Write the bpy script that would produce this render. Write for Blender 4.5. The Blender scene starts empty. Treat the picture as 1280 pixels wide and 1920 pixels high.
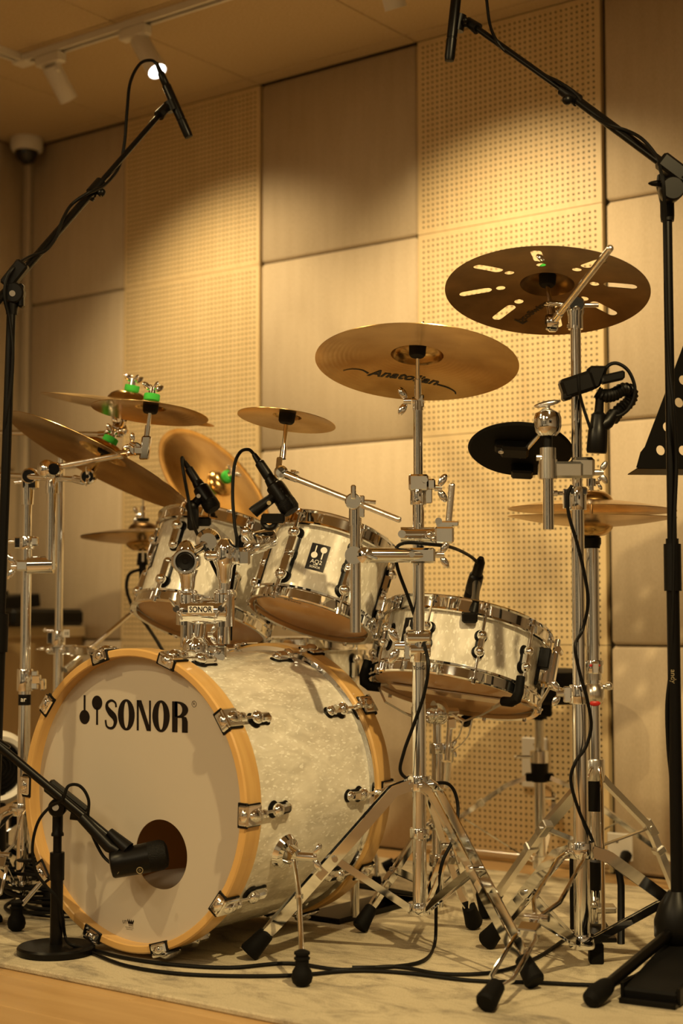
import bpy, bmesh, math, random
import numpy as np
from mathutils import Vector as V, Matrix
random.seed(7)
PI = math.pi
# ------------------------------------------------------------------ camera
FPX, YAW, PITCH, CAMZ = 2899.0, 0.646733, 0.0695751, 0.668
cy_, sy_, cp_, sp_ = math.cos(YAW), math.sin(YAW), math.cos(PITCH), math.sin(PITCH)
RGT = V((cy_, sy_, 0)); FWD = V((-sy_*cp_, cy_*cp_, sp_)); UPV = V((sy_*sp_, -cy_*sp_, cp_)); EYE = V((0, 0, CAMZ))
scene = bpy.context.scene
COL = scene.collection
cam = bpy.data.cameras.new('camera'); camo = bpy.data.objects.new('camera', cam); COL.objects.link(camo)
cam.sensor_fit = 'VERTICAL'; cam.sensor_height = 36.0; cam.lens = FPX/1920*36
cam.clip_start = 0.05
camo.matrix_world = Matrix(((RGT.x, UPV.x, -FWD.x, EYE.x), (RGT.y, UPV.y, -FWD.y, EYE.y), (RGT.z, UPV.z, -FWD.z, EYE.z), (0, 0, 0, 1)))
cam.dof.use_dof = True; cam.dof.focus_distance = 3.12; cam.dof.aperture_fstop = 2.8
scene.camera = camo
# ------------------------------------------------------------------ world, exposure
w = bpy.data.worlds.new('world'); scene.world = w; w.use_nodes = True
w.node_tree.nodes['Background'].inputs[0].default_value = (1.0, 0.70, 0.38, 1)
w.node_tree.nodes['Background'].inputs[1].default_value = 0.02
scene.view_settings.view_transform = 'Standard'; scene.view_settings.look = 'None'
scene.view_settings.exposure = 0.38; scene.view_settings.gamma = 1.0
scene.view_settings.use_curve_mapping = False
YW, XC, ZC, PW, X0, RUGZ = 3.726, -4.225, 2.384, 0.6075, -3.140, 0.012
WARM = (1.0, 0.745, 0.355)
def spot(name, loc, target, power, ang=70, blend=0.6, r=0.03, col=WARM):
    l = bpy.data.lights.new(name, 'SPOT'); l.energy = power; l.color = col
    l.spot_size = math.radians(ang); l.spot_blend = blend; l.shadow_soft_size = r
    o = bpy.data.objects.new(name, l); COL.objects.link(o); o.location = loc
    o.rotation_euler = (V(target)-V(loc)).to_track_quat('-Z', 'Y').to_euler(); return o
def area(name, loc, target, power, sx, sy, col=WARM):
    l = bpy.data.lights.new(name, 'AREA'); l.energy = power; l.color = col; l.shape = 'RECTANGLE'; l.size = sx; l.size_y = sy
    o = bpy.data.objects.new(name, l); COL.objects.link(o); o.location = loc
    o.rotation_euler = (V(target)-V(loc)).to_track_quat('-Z', 'Y').to_euler(); return o
# track lamps in the ceiling track: two wash the back wall, the others light the kit
spot('track_lamp', (-3.30, 3.08, 2.20), (-3.20, 3.70, 1.18), 40, 104, 1.0, 0.03, (1.0, 0.75, 0.40))
spot('track_lamp', (-2.25, 3.05, 2.20), (-2.16, 3.70, 1.10), 50, 106, 1.0, 0.03, (1.0, 0.75, 0.40))
spot('track_lamp', (-3.02, 3.05, 2.15), (-2.0, 2.45, 0.4), 30, 90, 1.0, 0.03)
spot('track_lamp', (-2.70, 0.60, 2.25), (-2.10, 2.60, 0.75), 62, 70, 0.9, 0.03)
spot('track_lamp', (-0.25, 1.55, 2.25), (-1.90, 2.6, 0.72), 165, 75, 0.9, 0.03)
# unseen ceiling LED panels: one read from reflections, the rest added to brighten the chrome
for x_, y_ in ((-3.2, -0.6), (-1.6, -0.6), (0.0, -0.6), (-1.6, -1.9)): area('unseen_panel_lamp', (x_, y_, 2.37), (x_, y_, 0), 17, 0.6, 0.6, (1.0, 0.79, 0.46))
# ------------------------------------------------------------------ pixel / depth helpers (metres)
def ray(x, y): return FWD + RGT*((x-640)/FPX) - UPV*((y-960)/FPX)
def P(x, y, d): return EYE + ray(x, y)*d
def Z(x, y, z=RUGZ): r = ray(x, y); return EYE + r*((z-CAMZ)/r.z)
def onY(x, y, Y): r = ray(x, y); return EYE + r*(Y/r.y)
def plane(x, y, o, n): r = ray(x, y); return EYE + r*((V(o)-EYE).dot(n)/r.dot(n))
# ------------------------------------------------------------------ materials
def mat(name, col, rough=0.5, metal=0.0, coat=0.0, emit=None, es=0, spec=0.5):
    m = bpy.data.materials.new(name); m.use_nodes = True
    b = m.node_tree.nodes['Principled BSDF']
    b.inputs['Base Color'].default_value = (*col, 1); b.inputs['Roughness'].default_value = rough
    b.inputs['Metallic'].default_value = metal; b.inputs['Coat Weight'].default_value = coat
    b.inputs['Coat Roughness'].default_value = 0.05; b.inputs['Specular IOR Level'].default_value = spec
    if emit: b.inputs['Emission Color'].default_value = (*emit, 1); b.inputs['Emission Strength'].default_value = es
    return m
def nodes(m): return m.node_tree.nodes, m.node_tree.links, m.node_tree.nodes['Principled BSDF']
def tex(m, kind, scale, vec=(1, 1, 1), coord='Object', **kw):
    n, l, b = nodes(m)
    tc = n.new('ShaderNodeTexCoord'); mp = n.new('ShaderNodeMapping'); mp.inputs['Scale'].default_value = vec
    l.new(tc.outputs[coord], mp.inputs['Vector'])
    t = n.new(kind); t.inputs['Scale'].default_value = scale
    for k, v in kw.items():
        t.inputs[k].default_value = v
    l.new(mp.outputs[0], t.inputs['Vector']); return t
def ramp(m, sock, stops):
    n, l, b = nodes(m); r = n.new('ShaderNodeValToRGB'); e = r.color_ramp.elements
    while len(e) < len(stops): e.new(0.5)
    for el, (p, c) in zip(e, stops): el.position = p; el.color = (*c, 1)
    l.new(sock, r.inputs[0]); return r.outputs[0]
def bump(m, sock, strength, dist=0.002):
    n, l, b = nodes(m); bp = n.new('ShaderNodeBump'); bp.inputs['Strength'].default_value = strength; bp.inputs['Distance'].default_value = dist
    l.new(sock, bp.inputs['Height']); l.new(bp.outputs[0], b.inputs['Normal'])
def setcol(m, sock): n, l, b = nodes(m); l.new(sock, b.inputs['Base Color'])
def mix(m, fac, a, bb, mode='MIX'):
    n, l, b = nodes(m); x = n.new('ShaderNodeMix'); x.data_type = 'RGBA'; x.blend_type = mode
    for s, val in ((x.inputs[0], fac), (x.inputs[6], a), (x.inputs[7], bb)):
        if isinstance(val, (int, float)): s.default_value = val
        elif isinstance(val, tuple): s.default_value = (*val, 1)
        else: l.new(val, s)
    return x.outputs[2]
MC = {}
MC['chrome'] = mat('chrome', (0.90, 0.915, 0.94), 0.06, 1.0)
MC['satin'] = mat('satin_chrome', (0.82, 0.81, 0.79), 0.24, 1.0)
m = MC['knurl'] = mat('knurled_chrome', (0.92, 0.91, 0.90), 0.22, 1.0)
bump(m, tex(m, 'ShaderNodeTexVoronoi', 700).outputs[0], 0.35, 0.0006)
MC['black'] = mat('black_plastic', (0.003, 0.0026, 0.0023), 0.40, spec=0.2)
MC['rubber'] = mat('black_rubber', (0.003, 0.0026, 0.0023), 0.7, spec=0.16)
MC['blackmetal'] = mat('black_powder_coat', (0.003, 0.0026, 0.0023), 0.34, spec=0.2)
MC['cable'] = mat('black_cable', (0.003, 0.0026, 0.0023), 0.5, spec=0.16)
MC['grille'] = mat('black_mesh_grille', (0.003, 0.0026, 0.0023), 0.55, spec=0.16)
bump(MC['grille'], tex(MC['grille'], 'ShaderNodeTexVoronoi', 500).outputs[0], 0.8, 0.001)
MC['green'] = mat('green_felt', (0.05, 0.50, 0.06), 0.9)
MC['blackfelt'] = mat('black_felt', (0.008, 0.007, 0.006), 0.95)
MC['ink'] = mat('black_print', (0.006, 0.004, 0.004), 0.35, spec=0.3)
MC['whiteink'] = mat('white_print', (0.85, 0.82, 0.76), 0.5)
MC['goldink'] = mat('gold_print', (0.28, 0.22, 0.12), 0.5)
MC['white'] = mat('white_plastic', (0.72, 0.69, 0.64), 0.45)
MC['lens'] = mat('lamp_lens', (1, 1, 1), 0.3, emit=(1.0, 0.93, 0.90), es=9)
MC['dome'] = mat('smoked_dome', (0.015, 0.013, 0.012), 0.08)
MC['dark'] = mat('dark_hole', (0.030, 0.020, 0.010), 0.9)
MC['red'] = mat('red_badge', (0.5, 0.02, 0.015), 0.4)
m = MC['bronze'] = mat('cymbal_bronze', (0.62, 0.44, 0.20), 0.20, 1.0)
n, l, b = nodes(m)
t = tex(m, 'ShaderNodeTexWave', 34, coord='Object', Distortion=0.5, Detail=2); t.wave_type = 'RINGS'; t.rings_direction = 'Z'
t2 = tex(m, 'ShaderNodeTexNoise', 9, Detail=4)
setcol(m, ramp(m, t2.outputs[0], [(0.35, (0.47, 0.285, 0.095)), (0.62, (0.70, 0.48, 0.205))]))
bump(m, t.outputs[0], 0.10, 0.0004)
b.inputs['Anisotropic'].default_value = 0.5
m = MC['darkbronze'] = mat('dark_cymbal_bronze', (0.36, 0.20, 0.07), 0.36, 1.0)
t2 = tex(m, 'ShaderNodeTexNoise', 10, Detail=5)
setcol(m, ramp(m, t2.outputs[0], [(0.35, (0.13, 0.075, 0.030)), (0.65, (0.23, 0.14, 0.058))]))
m = MC['pearl'] = mat('white_marine_pearl', (0.6, 0.57, 0.5), 0.25, 0.0, 0.8)
t1 = tex(m, 'ShaderNodeTexVoronoi', 290, (1, 1, 0.45)); t2 = tex(m, 'ShaderNodeTexNoise', 26, (1, 1, 0.45), Detail=7, Distortion=1.6)
t3 = tex(m, 'ShaderNodeTexNoise', 5, (1, 1, 0.6), Detail=3, Distortion=1.0)
c1 = ramp(m, t2.outputs[0], [(0.3, (0.60, 0.56, 0.48)), (0.5, (0.73, 0.69, 0.60)), (0.68, (0.84, 0.80, 0.71))])
n, l, b = nodes(m)
sx = n.new('ShaderNodeSeparateColor'); l.new(t1.outputs['Color'], sx.inputs[0])
c2 = ramp(m, sx.outputs[0], [(0.80, (0, 0, 0)), (0.97, (0.9, 0.9, 0.9))])
c4 = ramp(m, t3.outputs[0], [(0.38, (0.86, 0.85, 0.83)), (0.62, (1.04, 1.04, 1.02))])
setcol(m, mix(m, 1.0, mix(m, c2, c1, (0.97, 0.95, 0.88)), c4, 'MULTIPLY'))
def wood(name, a, bcol, vec, scale=5, rough=0.4, coat=0.0):
    m = mat(name, a, rough, 0, coat)
    t = tex(m, 'ShaderNodeTexNoise', scale, vec, Detail=6, Distortion=0.4)
    setcol(m, ramp(m, t.outputs[0], [(0.3, a), (0.7, bcol)])); return m
MC['hoop'] = wood('maple_hoop', (0.56, 0.325, 0.105), (0.66, 0.41, 0.145), (1, 1, 8), 7, 0.38, 0.3)
MC['floorwood'] = wood('oak_laminate', (0.46, 0.28, 0.115), (0.56, 0.365, 0.165), (0.7, 9, 1), 4, 0.38)
MC['ply'] = wood('maple_veneer', (0.66, 0.50, 0.27), (0.72, 0.56, 0.32), (14, 14, 0.7), 3, 0.5)
MC['shellin'] = mat('maple_shell_inside', (0.42, 0.24, 0.10), 0.6)
m = MC['head'] = mat('white_coated_head', (0.74, 0.67, 0.56), 0.30)
bump(m, tex(m, 'ShaderNodeTexNoise', 900).outputs[0], 0.05, 0.0003)
n, l, b = nodes(m); tr_ = n.new('ShaderNodeBsdfTranslucent'); tr_.inputs[0].default_value = (0.75, 0.62, 0.45, 1); mx_ = n.new('ShaderNodeMixShader'); mx_.inputs[0].default_value = 0.35
l.new(b.outputs[0], mx_.inputs[1]); l.new(tr_.outputs[0], mx_.inputs[2]); l.new(mx_.outputs[0], n['Material Output'].inputs[0])
MC['amber'] = mat('hazy_drum_head', (0.60, 0.35, 0.16), 0.16)
m = MC['fabric'] = mat('beige_acoustic_fabric', (0.52, 0.43, 0.32), 0.95, spec=0.15)
t = tex(m, 'ShaderNodeTexNoise', 260, (1, 1, 0.35), Detail=3); t2 = tex(m, 'ShaderNodeTexNoise', 6, (6, 6, 0.8), Detail=2)
setcol(m, mix(m, 0.5, ramp(m, t.outputs[0], [(0.3, (0.48, 0.385, 0.265)), (0.7, (0.61, 0.505, 0.365))]), ramp(m, t2.outputs[0], [(0.3, (0.50, 0.405, 0.28)), (0.7, (0.585, 0.485, 0.35))])))
bump(m, t.outputs[0], 0.5, 0.001)
m = MC['ceil'] = mat('beige_ceiling_tile', (0.46, 0.37, 0.24), 0.95, spec=0.1)
t = tex(m, 'ShaderNodeTexNoise', 160, Detail=3)
setcol(m, ramp(m, t.outputs[0], [(0.3, (0.47, 0.36, 0.22)), (0.7, (0.57, 0.45, 0.29))])); bump(m, t.outputs[0], 0.4, 0.001)
MC['wallbase'] = mat('dark_joint', (0.035, 0.024, 0.012), 0.9)
MC['paint'] = mat('off_white_paint', (0.74, 0.71, 0.65), 0.85)
m = MC['rug'] = mat('distressed_cream_rug', (0.5, 0.45, 0.35), 0.97, spec=0.1)
t = tex(m, 'ShaderNodeTexNoise', 8.5, (0.8, 1.7, 1), Detail=11, Roughness=0.74, Distortion=0.7); t2 = tex(m, 'ShaderNodeTexNoise', 420, Detail=2)
c = ramp(m, t.outputs[0], [(0.35, (0.13, 0.11, 0.08)), (0.44, (0.36, 0.30, 0.20)), (0.54, (0.57, 0.49, 0.335)), (0.72, (0.46, 0.385, 0.255))])
setcol(m, mix(m, 0.35, c, ramp(m, t2.outputs[0], [(0.35, (0.34, 0.30, 0.22)), (0.65, (0.68, 0.61, 0.48))]))); bump(m, t2.outputs[0], 0.6, 0.002)
MC['cabinet'] = wood('beige_cabinet_board', (0.34, 0.23, 0.11), (0.40, 0.28, 0.14), (8, 8, 1), 3, 0.5)
MC['cabtop'] = mat('cream_worktop', (0.55, 0.43, 0.25), 0.5)
MC['vinyl'] = mat('black_vinyl', (0.005, 0.0045, 0.0045), 0.55, spec=0.16)
MC['pillow'] = mat('grey_pillow_cloth', (0.5, 0.46, 0.42), 0.95)
# ------------------------------------------------------------------ mesh builder
def perp(a):
    a = V(a).normalized(); h = V((0, 0, 1)) if abs(a.z) < 0.9 else V((1, 0, 0))
    x = (h - a*h.dot(a)).normalized(); return x, a.cross(x)
class M:
    def __init__(s): s.v = []; s.f = []
    def add(s, vs, fs):
        o = len(s.v); s.v += [tuple(p) for p in vs]; s.f += [[i+o for i in f] for f in fs]; return s
    def loft(s, rings, caps=True):
        n = len(rings[0]); vs = [p for r in rings for p in r]; fs = []
        for k in range(len(rings)-1):
            for i in range(n): fs.append([k*n+i, k*n+(i+1) % n, (k+1)*n+(i+1) % n, (k+1)*n+i])
        if caps: fs.append(list(range(n))[::-1]); fs.append([(len(rings)-1)*n+i for i in range(n)])
        return s.add(vs, fs)
    def tube(s, pts, r, n=12, caps=True):
        pts = [V(p) for p in pts]; N = len(pts); rr = r if isinstance(r, (list, tuple)) else [r]*N
        tg = [(pts[min(i+1, N-1)]-pts[max(i-1, 0)]).normalized() for i in range(N)]
        x, y = perp(tg[0]); rings = []
        for i in range(N):
            x = (x - tg[i]*x.dot(tg[i])).normalized(); y = tg[i].cross(x)
            rings.append([pts[i]+(x*math.cos(2*PI*k/n)+y*math.sin(2*PI*k/n))*rr[i] for k in range(n)])
        return s.loft(rings, caps)
    def cyl(s, a, b, r, r2=None, n=16): return s.tube([a, b], [r, r if r2 is None else r2], n)
    def lathe(s, o, ax, prof, n=32, closed=False):
        o = V(o); ax = V(ax).normalized(); x, y = perp(ax)
        rings = [[o+ax*h+(x*math.cos(2*PI*k/n)+y*math.sin(2*PI*k/n))*max(r, 1e-5) for k in range(n)] for r, h in prof]
        if closed: rings.append(rings[0])
        return s.loft(rings, False)
    def box(s, c, hx, hy, hz, ch=0.0):
        c = V(c); H = [V(hx), V(hy), V(hz)]; L = [h.length for h in H]; U = [h.normalized() for h in H]
        ch = min(ch, 0.49*min(L)*2)
        if ch <= 0:
            vs = [c+H[0]*a+H[1]*b_+H[2]*d for a in (-1, 1) for b_ in (-1, 1) for d in (-1, 1)]
            return s.add(vs, [[0, 1, 3, 2], [4, 6, 7, 5], [0, 4, 5, 1], [2, 3, 7, 6], [0, 2, 6, 4], [1, 5, 7, 3]])
        vs = []; idx = {}
        for a in (-1, 1):
            for b_ in (-1, 1):
                for d in (-1, 1):
                    sg = (a, b_, d)
                    for k in range(3):
                        p = c.copy()
                        for j in range(3): p += U[j]*sg[j]*(L[j] if j == k else L[j]-ch)
                        idx[sg, k] = len(vs); vs.append(p)
        fs = []
        for k in range(3):
            i, j = [q for q in range(3) if q != k]
            for sk in (-1, 1):
                f = []
                for si, sj in ((-1, -1), (1, -1), (1, 1), (-1, 1)):
                    g = [0, 0, 0]; g[k] = sk; g[i] = si; g[j] = sj; f.append(idx[tuple(g), k])
                fs.append(f)
            for si in (-1, 1):
                for sj in (-1, 1):
                    g = [0, 0, 0]; g[i] = si; g[j] = sj; g2 = list(g); g[k] = -1; g2[k] = 1
                    fs.append([idx[tuple(g), i], idx[tuple(g2), i], idx[tuple(g2), j], idx[tuple(g), j]])
        for a in (-1, 1):
            for b_ in (-1, 1):
                for d in (-1, 1): fs.append([idx[(a, b_, d), k] for k in range(3)])
        return s.add(vs, fs)
    def ell(s, c, ax, ay, az, n=12, m_=8):
        c = V(c); ax, ay, az = V(ax), V(ay), V(az)
        rings = []
        for j in range(m_+1):
            t = PI*j/m_; sn = max(math.sin(t), 1e-4)
            rings.append([c+az*math.cos(t)+(ax*math.cos(2*PI*k/n)+ay*math.sin(2*PI*k/n))*sn for k in range(n)])
        return s.loft(rings, False)
    def ball(s, c, r, n=14): return s.ell(c, (r, 0, 0), (0, r, 0), (0, 0, r), n, n//2+2)
    def ring(s, o, ax, R, r, n=32, m_=8, a0=0, a1=2*PI):
        o = V(o); ax = V(ax).normalized(); x, y = perp(ax)
        full = abs(a1-a0-2*PI) < 1e-6; k = n if full else n+1
        rings = []
        for i in range(k):
            t = a0+(a1-a0)*i/n; d = x*math.cos(t)+y*math.sin(t)
            rings.append([o+d*(R+r*math.cos(2*PI*j/m_))+ax*r*math.sin(2*PI*j/m_) for j in range(m_)])
        if full: rings.append(rings[0])
        return s.loft(rings, not full)
    def strip(s, pts, wd, w_, t):
        pts = [V(p) for p in pts]; N = len(pts); wd = V(wd); rings = []
        for i in range(N):
            tg = (pts[min(i+1, N-1)]-pts[max(i-1, 0)]).normalized(); a = (wd-tg*wd.dot(tg)).normalized(); b_ = tg.cross(a)
            wi = w_[i] if isinstance(w_, (list, tuple)) else w_
            a, b_ = a*wi/2, b_*t/2
            rings.append([pts[i]+a+b_, pts[i]-a+b_, pts[i]-a-b_, pts[i]+a-b_])
        return s.loft(rings)
    def prism(s, poly, fr, t):
        k = len(poly); a = [fr @ V((x, y, 0)) for x, y in poly]; b_ = [fr @ V((x, y, t)) for x, y in poly]
        fs = [list(range(k))[::-1], [k+i for i in range(k)]]+[[i, (i+1) % k, k+(i+1) % k, k+i] for i in range(k)]
        return s.add(a+b_, fs)
    def wing(s, c, ax, side, sz=0.022, hub=0.006):
        c = V(c); ax = V(ax).normalized(); sd = V(side); sd = (sd-ax*sd.dot(ax)).normalized(); o = ax.cross(sd)
        s.cyl(c-ax*sz*0.15, c+ax*sz*0.45, hub, hub*0.85, 12)
        for g in (-1, 1):
            s.ell(c+sd*g*sz*0.62+ax*sz*0.5, (sd*g*0.85+ax*0.5).normalized()*sz*0.55, o*sz*0.14, (ax*0.85-sd*g*0.5).normalized()*sz*0.30, 10, 6)
        return s
WM = {}          # world matrix of every object built (children included)
def link(o, parent, W):
    COL.objects.link(o); WM[o.name] = W
    if parent: o.parent = parent; o.matrix_basis = WM[parent.name].inverted() @ W
    else: o.matrix_basis = W
    return o
def mesh(name, mb, mt, local=None, smooth=35, recalc=True):
    me = bpy.data.meshes.new(name)
    vs = mb.v
    if local is not None: vs = [local @ V(p) for p in vs]
    me.from_pydata([tuple(p) for p in vs], [], mb.f)
    if recalc:
        bm = bmesh.new(); bm.from_mesh(me); bmesh.ops.remove_doubles(bm, verts=bm.verts, dist=1e-6)
        bmesh.ops.recalc_face_normals(bm, faces=bm.faces); bm.to_mesh(me); bm.free()
    me.polygons.foreach_set('use_smooth', [True]*len(me.polygons))
    me.set_sharp_from_angle(angle=math.radians(smooth))
    for q in (mt if isinstance(mt, list) else [mt]): me.materials.append(MC[q])
    me.update(); return me
def part(name, mb, mt, parent, label=None, smooth=35, local=False):
    """mb in world coordinates (or in the parent's own frame when local)."""
    W = WM[parent.name].copy()
    o = bpy.data.objects.new(name, mesh(name, mb, mt, None if local else W.inverted(), smooth))
    link(o, parent, W)
    if label: o['label'] = label
    return o
def inst(name, me, parent, W, label=None):
    o = bpy.data.objects.new(name, me); link(o, parent, W)
    if label: o['label'] = label
    return o
def tag(o, label, cat, group=None):
    o['label'] = label; o['category'] = cat
    if group: o['group'] = group
    return o
def thing(name, label, cat, W, group=None):
    if not isinstance(W, Matrix): W = Matrix.Translation(V(W))
    o = bpy.data.objects.new(name, None); o.empty_display_size = 0.03; link(o, None, W); return tag(o, label, cat, group)
def solo(name, mb, mt, label, cat, base, group=None, smooth=35):
    W = Matrix.Translation(V(base)); o = bpy.data.objects.new(name, mesh(name, mb, mt, W.inverted(), smooth)); link(o, None, W); return tag(o, label, cat, group)
def struct(name, mb, mt):
    o = bpy.data.objects.new(name, mesh(name, mb, mt)); link(o, None, Matrix()); o['kind'] = 'structure'; return o
def frame(o, z, xh):
    z = V(z).normalized(); x = V(xh); x = (x-z*x.dot(z)).normalized(); y = z.cross(x); o = V(o)
    return Matrix(((x.x, y.x, z.x, o.x), (x.y, y.y, z.y, o.y), (x.z, y.z, z.z, o.z), (0, 0, 0, 1)))
def smoothpath(pts, sub=6):
    pts = [V(p) for p in pts]; out = []
    for i in range(len(pts)-1):
        p0 = pts[max(i-1, 0)]; p1 = pts[i]; p2 = pts[i+1]; p3 = pts[min(i+2, len(pts)-1)]
        for k in range(sub):
            t = k/sub
            out.append(0.5*((2*p1)+(p2-p0)*t+(2*p0-5*p1+4*p2-p3)*t*t+(3*p1-p0-3*p2+p3)*t**3))
    return out+[pts[-1]]
def text2d(s, size, shear=0.0, bold=0.0):
    cu = bpy.data.curves.new('lettering', 'FONT'); cu.body = s; cu.size = size; cu.align_x = 'CENTER'; cu.align_y = 'CENTER'; cu.shear = shear; cu.resolution_u = 3; cu.offset = bold
    o = bpy.data.objects.new('lettering', cu); COL.objects.link(o); dg = bpy.context.evaluated_depsgraph_get()
    me = bpy.data.meshes.new_from_object(o.evaluated_get(dg))
    vs = [(v.co.x, v.co.y) for v in me.vertices]; fs = [list(p.vertices) for p in me.polygons]
    bpy.data.objects.remove(o); bpy.data.meshes.remove(me); bpy.data.curves.remove(cu); return vs, fs
def disc(cx, cy, a, ang, ratio, R, under=True, d=None):
    """real centre and top normal of a round thing of radius R from its outline in the photograph"""
    d = d or R*FPX/a; c = P(cx, cy, d); v = (c-EYE).normalized(); t = math.radians(ang)
    mm = RGT*math.sin(t)+UPV*math.cos(t); mm = (mm-v*mm.dot(v)).normalized()
    return c, (mm*math.sqrt(1-ratio**2)+v*ratio*(1 if under else -1)).normalized(), d
UP = V((0, 0, 1))
# ================================================================== THE SETTING
XL, XR, YF = -4.27, 1.7, -2.7
def bx(x0, x1, y0, y1, z0, z1, ch=0.0): return M().box(((x0+x1)/2, (y0+y1)/2, (z0+z1)/2), ((x1-x0)/2, 0, 0), (0, (y1-y0)/2, 0), (0, 0, (z1-z0)/2), ch)
floor = struct('floor', bx(XL-.1, XR+.1, YF-.1, YW+.12, -0.1, -0.012), 'wallbase')
wall = struct('wall_back', bx(XL-.1, XR+.1, YW+.022, YW+.12, -0.1, ZC+.1), 'wallbase')
wl = struct('wall_left', bx(XL-.1, XL, YF-.1, YW+.022, -0.012, ZC+.012), 'fabric')
wr = struct('wall_right', bx(XR, XR+.1, YF-.1, YW+.022, -0.012, ZC+.012), 'paint')
wf = struct('wall_front', bx(XL, XR, YF-.1, YF, -0.012, ZC+.012), 'paint')
ceil = struct('ceiling', bx(XL, XR, YF, YW+.022, ZC+.012, ZC+.1), 'ceil')
struct('trim_1', bx(XL, XC-.004, YW-.006, YW+.022, 0, ZC+.012, .004), 'fabric')
w1 = struct('added_window_1', bx(XR-.05, XR, -.9, 1.1, .95, 1.95, .01), 'hoop')  # unseen window, added so the chrome has something dark to reflect
part('added_window_glass', bx(XR-.056, XR-.045, -.83, 1.03, 1.02, 1.88), 'dome', w1, 'unseen dark pane added for chrome reflections')
d1 = struct('added_door_1', bx(-3.3, -2.3, YF, YF+.05, -.012, 2.08, .006), 'vinyl')  # dark door out of view, added for contrast in the chrome
part('added_door_handle', M().cyl((-2.42, YF+.05, 1.0), (-2.42, YF+.10, 1.0), .012).cyl((-2.42, YF+.10, 1.0), (-2.54, YF+.10, 1.0), .010), 'chrome', d1)
for x0_ in (-1.9, -.5): part('added_pad', bx(x0_, x0_+.9, YF+.002, YF+.06, .5, 1.9, .012), 'vinyl', wf, 'unseen dark pad added for chrome reflections')  # unseen pads, added to put dark streaks into the chrome reflections
rows = [(0.0, .6), (.6, 1.2), (1.2, 1.8), (1.8, ZC)]
cm = {}
def cached(key, fn):
    if key not in cm: cm[key] = fn()
    return cm[key]
def fab(wd):
    return cached(('fab', round(wd, 3)), lambda: mesh('fabric_panel', M().box((0, .011, 0), ((wd-.005)/2, 0, 0), (0, .011, 0), (0, 0, .2985), .010), 'fabric', None, 60))
def perforated():
    wd, hh = PW-.004, .598; nx, nz = 35, 35; px = (wd-.024)/nx; pz = (hh-.024)/nz; r = .0033
    vs = []; fs = []; mi = []
    sq = [(-.5, -.5), (0, -.5), (.5, -.5), (.5, 0), (.5, .5), (0, .5), (-.5, .5), (-.5, 0)]
    oc = [(math.cos(a)*r, math.sin(a)*r) for a in [math.radians(q) for q in (225, 270, 315, 0, 45, 90, 135, 180)]]
    for j in range(nz):
        for i in range(nx):
            cx = -wd/2+.012+(i+.5)*px; cz = -hh/2+.012+(j+.5)*pz; o = len(vs)
            vs += [(cx+a*px, 0, cz+b_*pz) for a, b_ in sq]+[(cx+a, 0, cz+b_) for a, b_ in oc]+[(cx+a, .006, cz+b_) for a, b_ in oc]
            for k in range(8):
                k2 = (k+1) % 8; fs.append((o+k, o+k2, o+8+k2, o+8+k)); mi.append(0)
                fs.append((o+8+k, o+8+k2, o+16+k2, o+16+k)); mi.append(1)
            fs.append(tuple(o+16+k for k in range(8))); mi.append(1)
    x0, x1, z0, z1, e = -wd/2, wd/2, -hh/2, hh/2, .012
    for a, b_, c, d in ((x0, x1, z0, z0+e), (x0, x1, z1-e, z1), (x0, x0+e, z0+e, z1-e), (x1-e, x1, z0+e, z1-e)):
        o = len(vs); vs += [(a, 0, c), (b_, 0, c), (b_, 0, d), (a, 0, d)]; fs.append((o, o+1, o+2, o+3)); mi.append(0)
    o = len(vs); vs += [(x0, 0, z0), (x1, 0, z0), (x1, 0, z1), (x0, 0, z1), (x0, .022, z0), (x1, .022, z0), (x1, .022, z1), (x0, .022, z1)]
    for a, b_ in ((0, 1), (1, 2), (2, 3), (3, 0)): fs.append((o+a, o+b_, o+4+b_, o+4+a)); mi.append(0)
    me = bpy.data.meshes.new('perforated_panel'); me.from_pydata(vs, [], fs); me.materials.append(MC['ply']); me.materials.append(MC['dark'])
    me.polygons.foreach_set('material_index', mi); me.update(); return me
pm = perforated()
for z0, z1 in rows:
    s = Matrix.Diagonal((1, 1, (z1-z0)/.6, 1)); zc = (z0+z1)/2
    wd = X0-PW-XC
    inst('fabric_panel', fab(wd), wall, Matrix.Translation((XC+wd/2, YW, zc)) @ s)
    for i in (0, 2, 3, 4, 5):
        dx = .006 if i == 2 else 0
        inst('fabric_panel', fab(PW-dx), wall, Matrix.Translation((X0+PW*(i+.5)+dx/2, YW, zc)) @ s)
    for i in (-1, 1): inst('perforated_panel', pm, wall, Matrix.Translation((X0+PW*(i+.5), YW, zc)) @ s)
    for k in range(3):
        yl = YW-.02-.6*(k+.5)
        inst('fabric_panel', fab(.6), wl, Matrix.Translation((XL+.022, yl, zc)) @ Matrix.Rotation(PI/2, 4, 'Z') @ s)
part('panel_edge_strip', bx(X0+PW+.004, X0+2*PW-.002, YW-.004, YW-.0005, .012, .026, .001), 'satin', wall, 'thin metal strip')
tm = mesh('ceiling_tile', M().box((0, 0, .006), ((PW-.004)/2, 0, 0), (0, .298, 0), (0, 0, .006), .002), 'ceil')
for i in range(-1, 5):
    for k in range(6): inst('ceiling_tile', tm, ceil, Matrix.Translation((X0+PW*(i+.5), 3.66-.6*(k+.5), ZC)))
em = mesh('ceiling_tile', M().box((0, 0, .006), ((PW-.004)/2, 0, 0), (0, .031, 0), (0, 0, .006), .002), 'ceil')
for i in range(-1, 5): inst('ceiling_tile', em, ceil, Matrix.Translation((X0+PW*(i+.5), 3.694, ZC)))
wd = X0-PW-XL-.006
tm2 = mesh('ceiling_tile', M().box((0, 0, .006), (wd/2, 0, 0), (0, .298, 0), (0, 0, .006), .002), 'ceil')
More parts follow.
